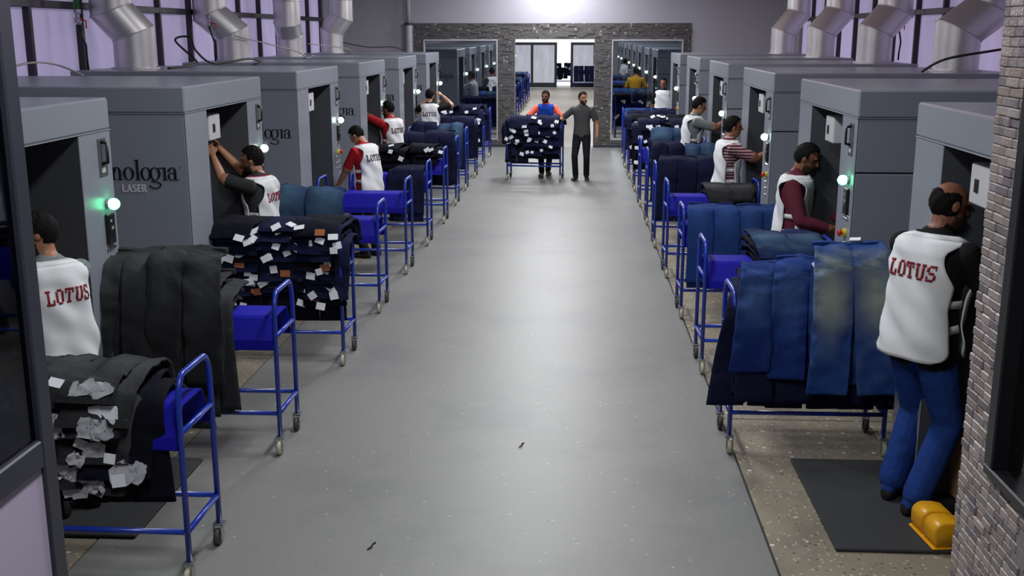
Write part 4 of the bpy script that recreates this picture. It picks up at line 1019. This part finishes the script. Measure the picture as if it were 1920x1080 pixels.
            q = lb.build('lettering', text, o, True); s2 = q.modifiers.new('thick', 'SOLIDIFY'); s2.thickness = .003
    return root
let_red = mat('letter_red', (128, 20, 36), .7); let_dark = mat('letter_dark', (40, 26, 32), .7)
R90 = PI/2
MAT_Z = .022
# left row
person('man in white lettered vest with dark beard behind the glass door post', (-2.9, 5.78, MAT_Z), .92, 1.77, lean=.12, twist=.1, head=(.85, .12, 0), rh=(.12, .52, 1.25), lh=(-.25, .52, 1.2), shirt=shirt_grey, sleeve='short', vest=vest_m, text=let_red, skin_=skin_a, group=None, trousers=tr_dark)
person('bearded man in white vest and charcoal tee raising both hands into the cabinet', (-2.86, 9.75, 0), 1.45, 1.76, lean=.05, head=(.1, .15, 0), rh=(.08, .42, 1.72), lh=(-.06, .42, 1.66), relbow=(.5, .2, -1), lelbow=(-.5, .2, -1), shirt=shirt_char, vest=vest_m, text=let_red, skin_=skin_c, trim=vest_red)
person('young man in white vest with red sleeves looking down at an empty cart', (-2.55, 13.35, 0), 1.0, 1.68, lean=.22, head=(.25, .5, 0), rh=(.22, .28, .88), lh=(-.2, .36, .86), shirt=shirt_red, vest=vest_m, text=let_dark, skin_=skin_c, beard=False, trim=vest_red)
person('man in white vest with red shirt reaching up into a left cabinet', (-2.82, 16.85, 0), .9, 1.74, lean=.1, head=(.3, .1, 0), rh=(.1, .45, 1.5), lh=(-.2, .48, 1.62), shirt=shirt_red, vest=vest_m, text=let_dark, skin_=skin_b, trim=vest_red, vox=.011)
person('man in white lettered vest holding garment up to his face', (-2.72, 20.5, 0), .1, 1.74, lean=.03, head=(-.5, .1, 0), rh=(.24, .2, 1.6), lh=(-.05, .34, 1.5), relbow=(1, .1, -.6), shirt=shirt_black, vest=vest_m, text=let_dark, skin_=skin_c, vox=.012)
person('man in light grey shirt seen through the left opening', (-2.75, 29.9, 0), 1.3, 1.76, lean=.1, rh=(.1, .45, 1.4), lh=(-.1, .45, 1.4), shirt=shirt_light, skin_=skin_b, beard=False, vox=.016)
person('man in white vest far beyond the left opening', (-2.5, 33.4, 0), .4, 1.74, lean=.1, shirt=shirt_black, vest=vest_m, skin_=skin_b, beard=False, vox=.016)
# walking pair
person('bearded man in blue vest and coral tee pushing the aisle cart', (-.57, 21.55, 0), PI+.05, 1.67, lean=.06, head=(-.35, .05, 0), rh=(.42, .3, 1.06), lh=(-.33, .36, 1.07), rf=(.08, .2), lf=(-.06, -.1), shirt=shirt_coral, vest=vest_blue, straps=False, skin_=skin_b, shoes=shoe_l, vox=.01)
person('man in dark grey tee and black trousers walking beside the aisle cart', (.14, 20.9, 0), PI-.12, 1.68, head=(.7, .08, 0), rh=(.46, .22, 1.1), lh=(-.3, .06, .86), rf=(.11, .06), lf=(-.1, -.04), shirt=shirt_dgrey, skin_=skin_c, vox=.01)
# right row
person('balding man in white lettered vest and blue jeans standing on the black mat', (2.0, 6.12, MAT_Z), -.98, 1.94, lean=.15, side=.0, head=(-.4, .12, 0), rh=(.32, .42, 1.0), lh=(.02, .62, 1.28), relbow=(1, -.3, -.4), rf=(.1, -.05), lf=(-.12, .02), shirt=shirt_black, sleeve='elbow', baggy=.016, trousers=tr_jeans, hair='bald', vest=vest_m, text=let_red, skin_=skin_b, trim=shirt_black, girth=1.08, hem=.86)
person('man in white vest with maroon long sleeves sorting folded jeans', (1.93, 9.62, 0), -R90-.35, 1.84, lean=.06, head=(.0, .35, 0), rh=(.2, .36, 1.12), lh=(-.2, .42, 1.12), relbow=(.4, -.9, -.2), shirt=shirt_maroon, sleeve='long', vest=vest_m, skin_=skin_b)
person('man in white vest with striped sleeves at a right cabinet', (1.82, 13.1, 0), -R90+.1, 1.8, lean=.05, head=(0, .05, 0), rh=(.12, .5, 1.4), lh=(-.12, .5, 1.4), shirt=shirt_stripe, vest=vest_m, skin_=skin_a, beard=False)
person('man in white vest with grey sleeves reaching into a right cabinet', (1.75, 16.55, 0), -R90+.1, 1.84, lean=.1, head=(0, .25, 0), rh=(.1, .52, 1.5), lh=(-.1, .5, 1.5), shirt=shirt_grey, vest=vest_m, skin_=skin_c, beard=False, vox=.011)
person('man in white vest facing the camera at the end of the right row', (2.02, 25.4, 0), PI-.25, 1.76, shirt=shirt_black, vest=vest_m, skin_=skin_b, beard=False, vox=.013)
person('man in mustard tee seen from behind through the right opening', (1.8, 33, 0), -.2, 1.78, lean=.06, rh=(.2, .3, 1.1), lh=(-.2, .3, 1.1), shirt=shirt_mustard, skin_=skin_b, beard=False, vox=.016, girth=1.12)
person('distant man in pale shirt beyond the right opening', (2.0, 45.2, 0), -1.0, 1.76, shirt=shirt_light, skin_=skin_b, beard=False, vox=.02)
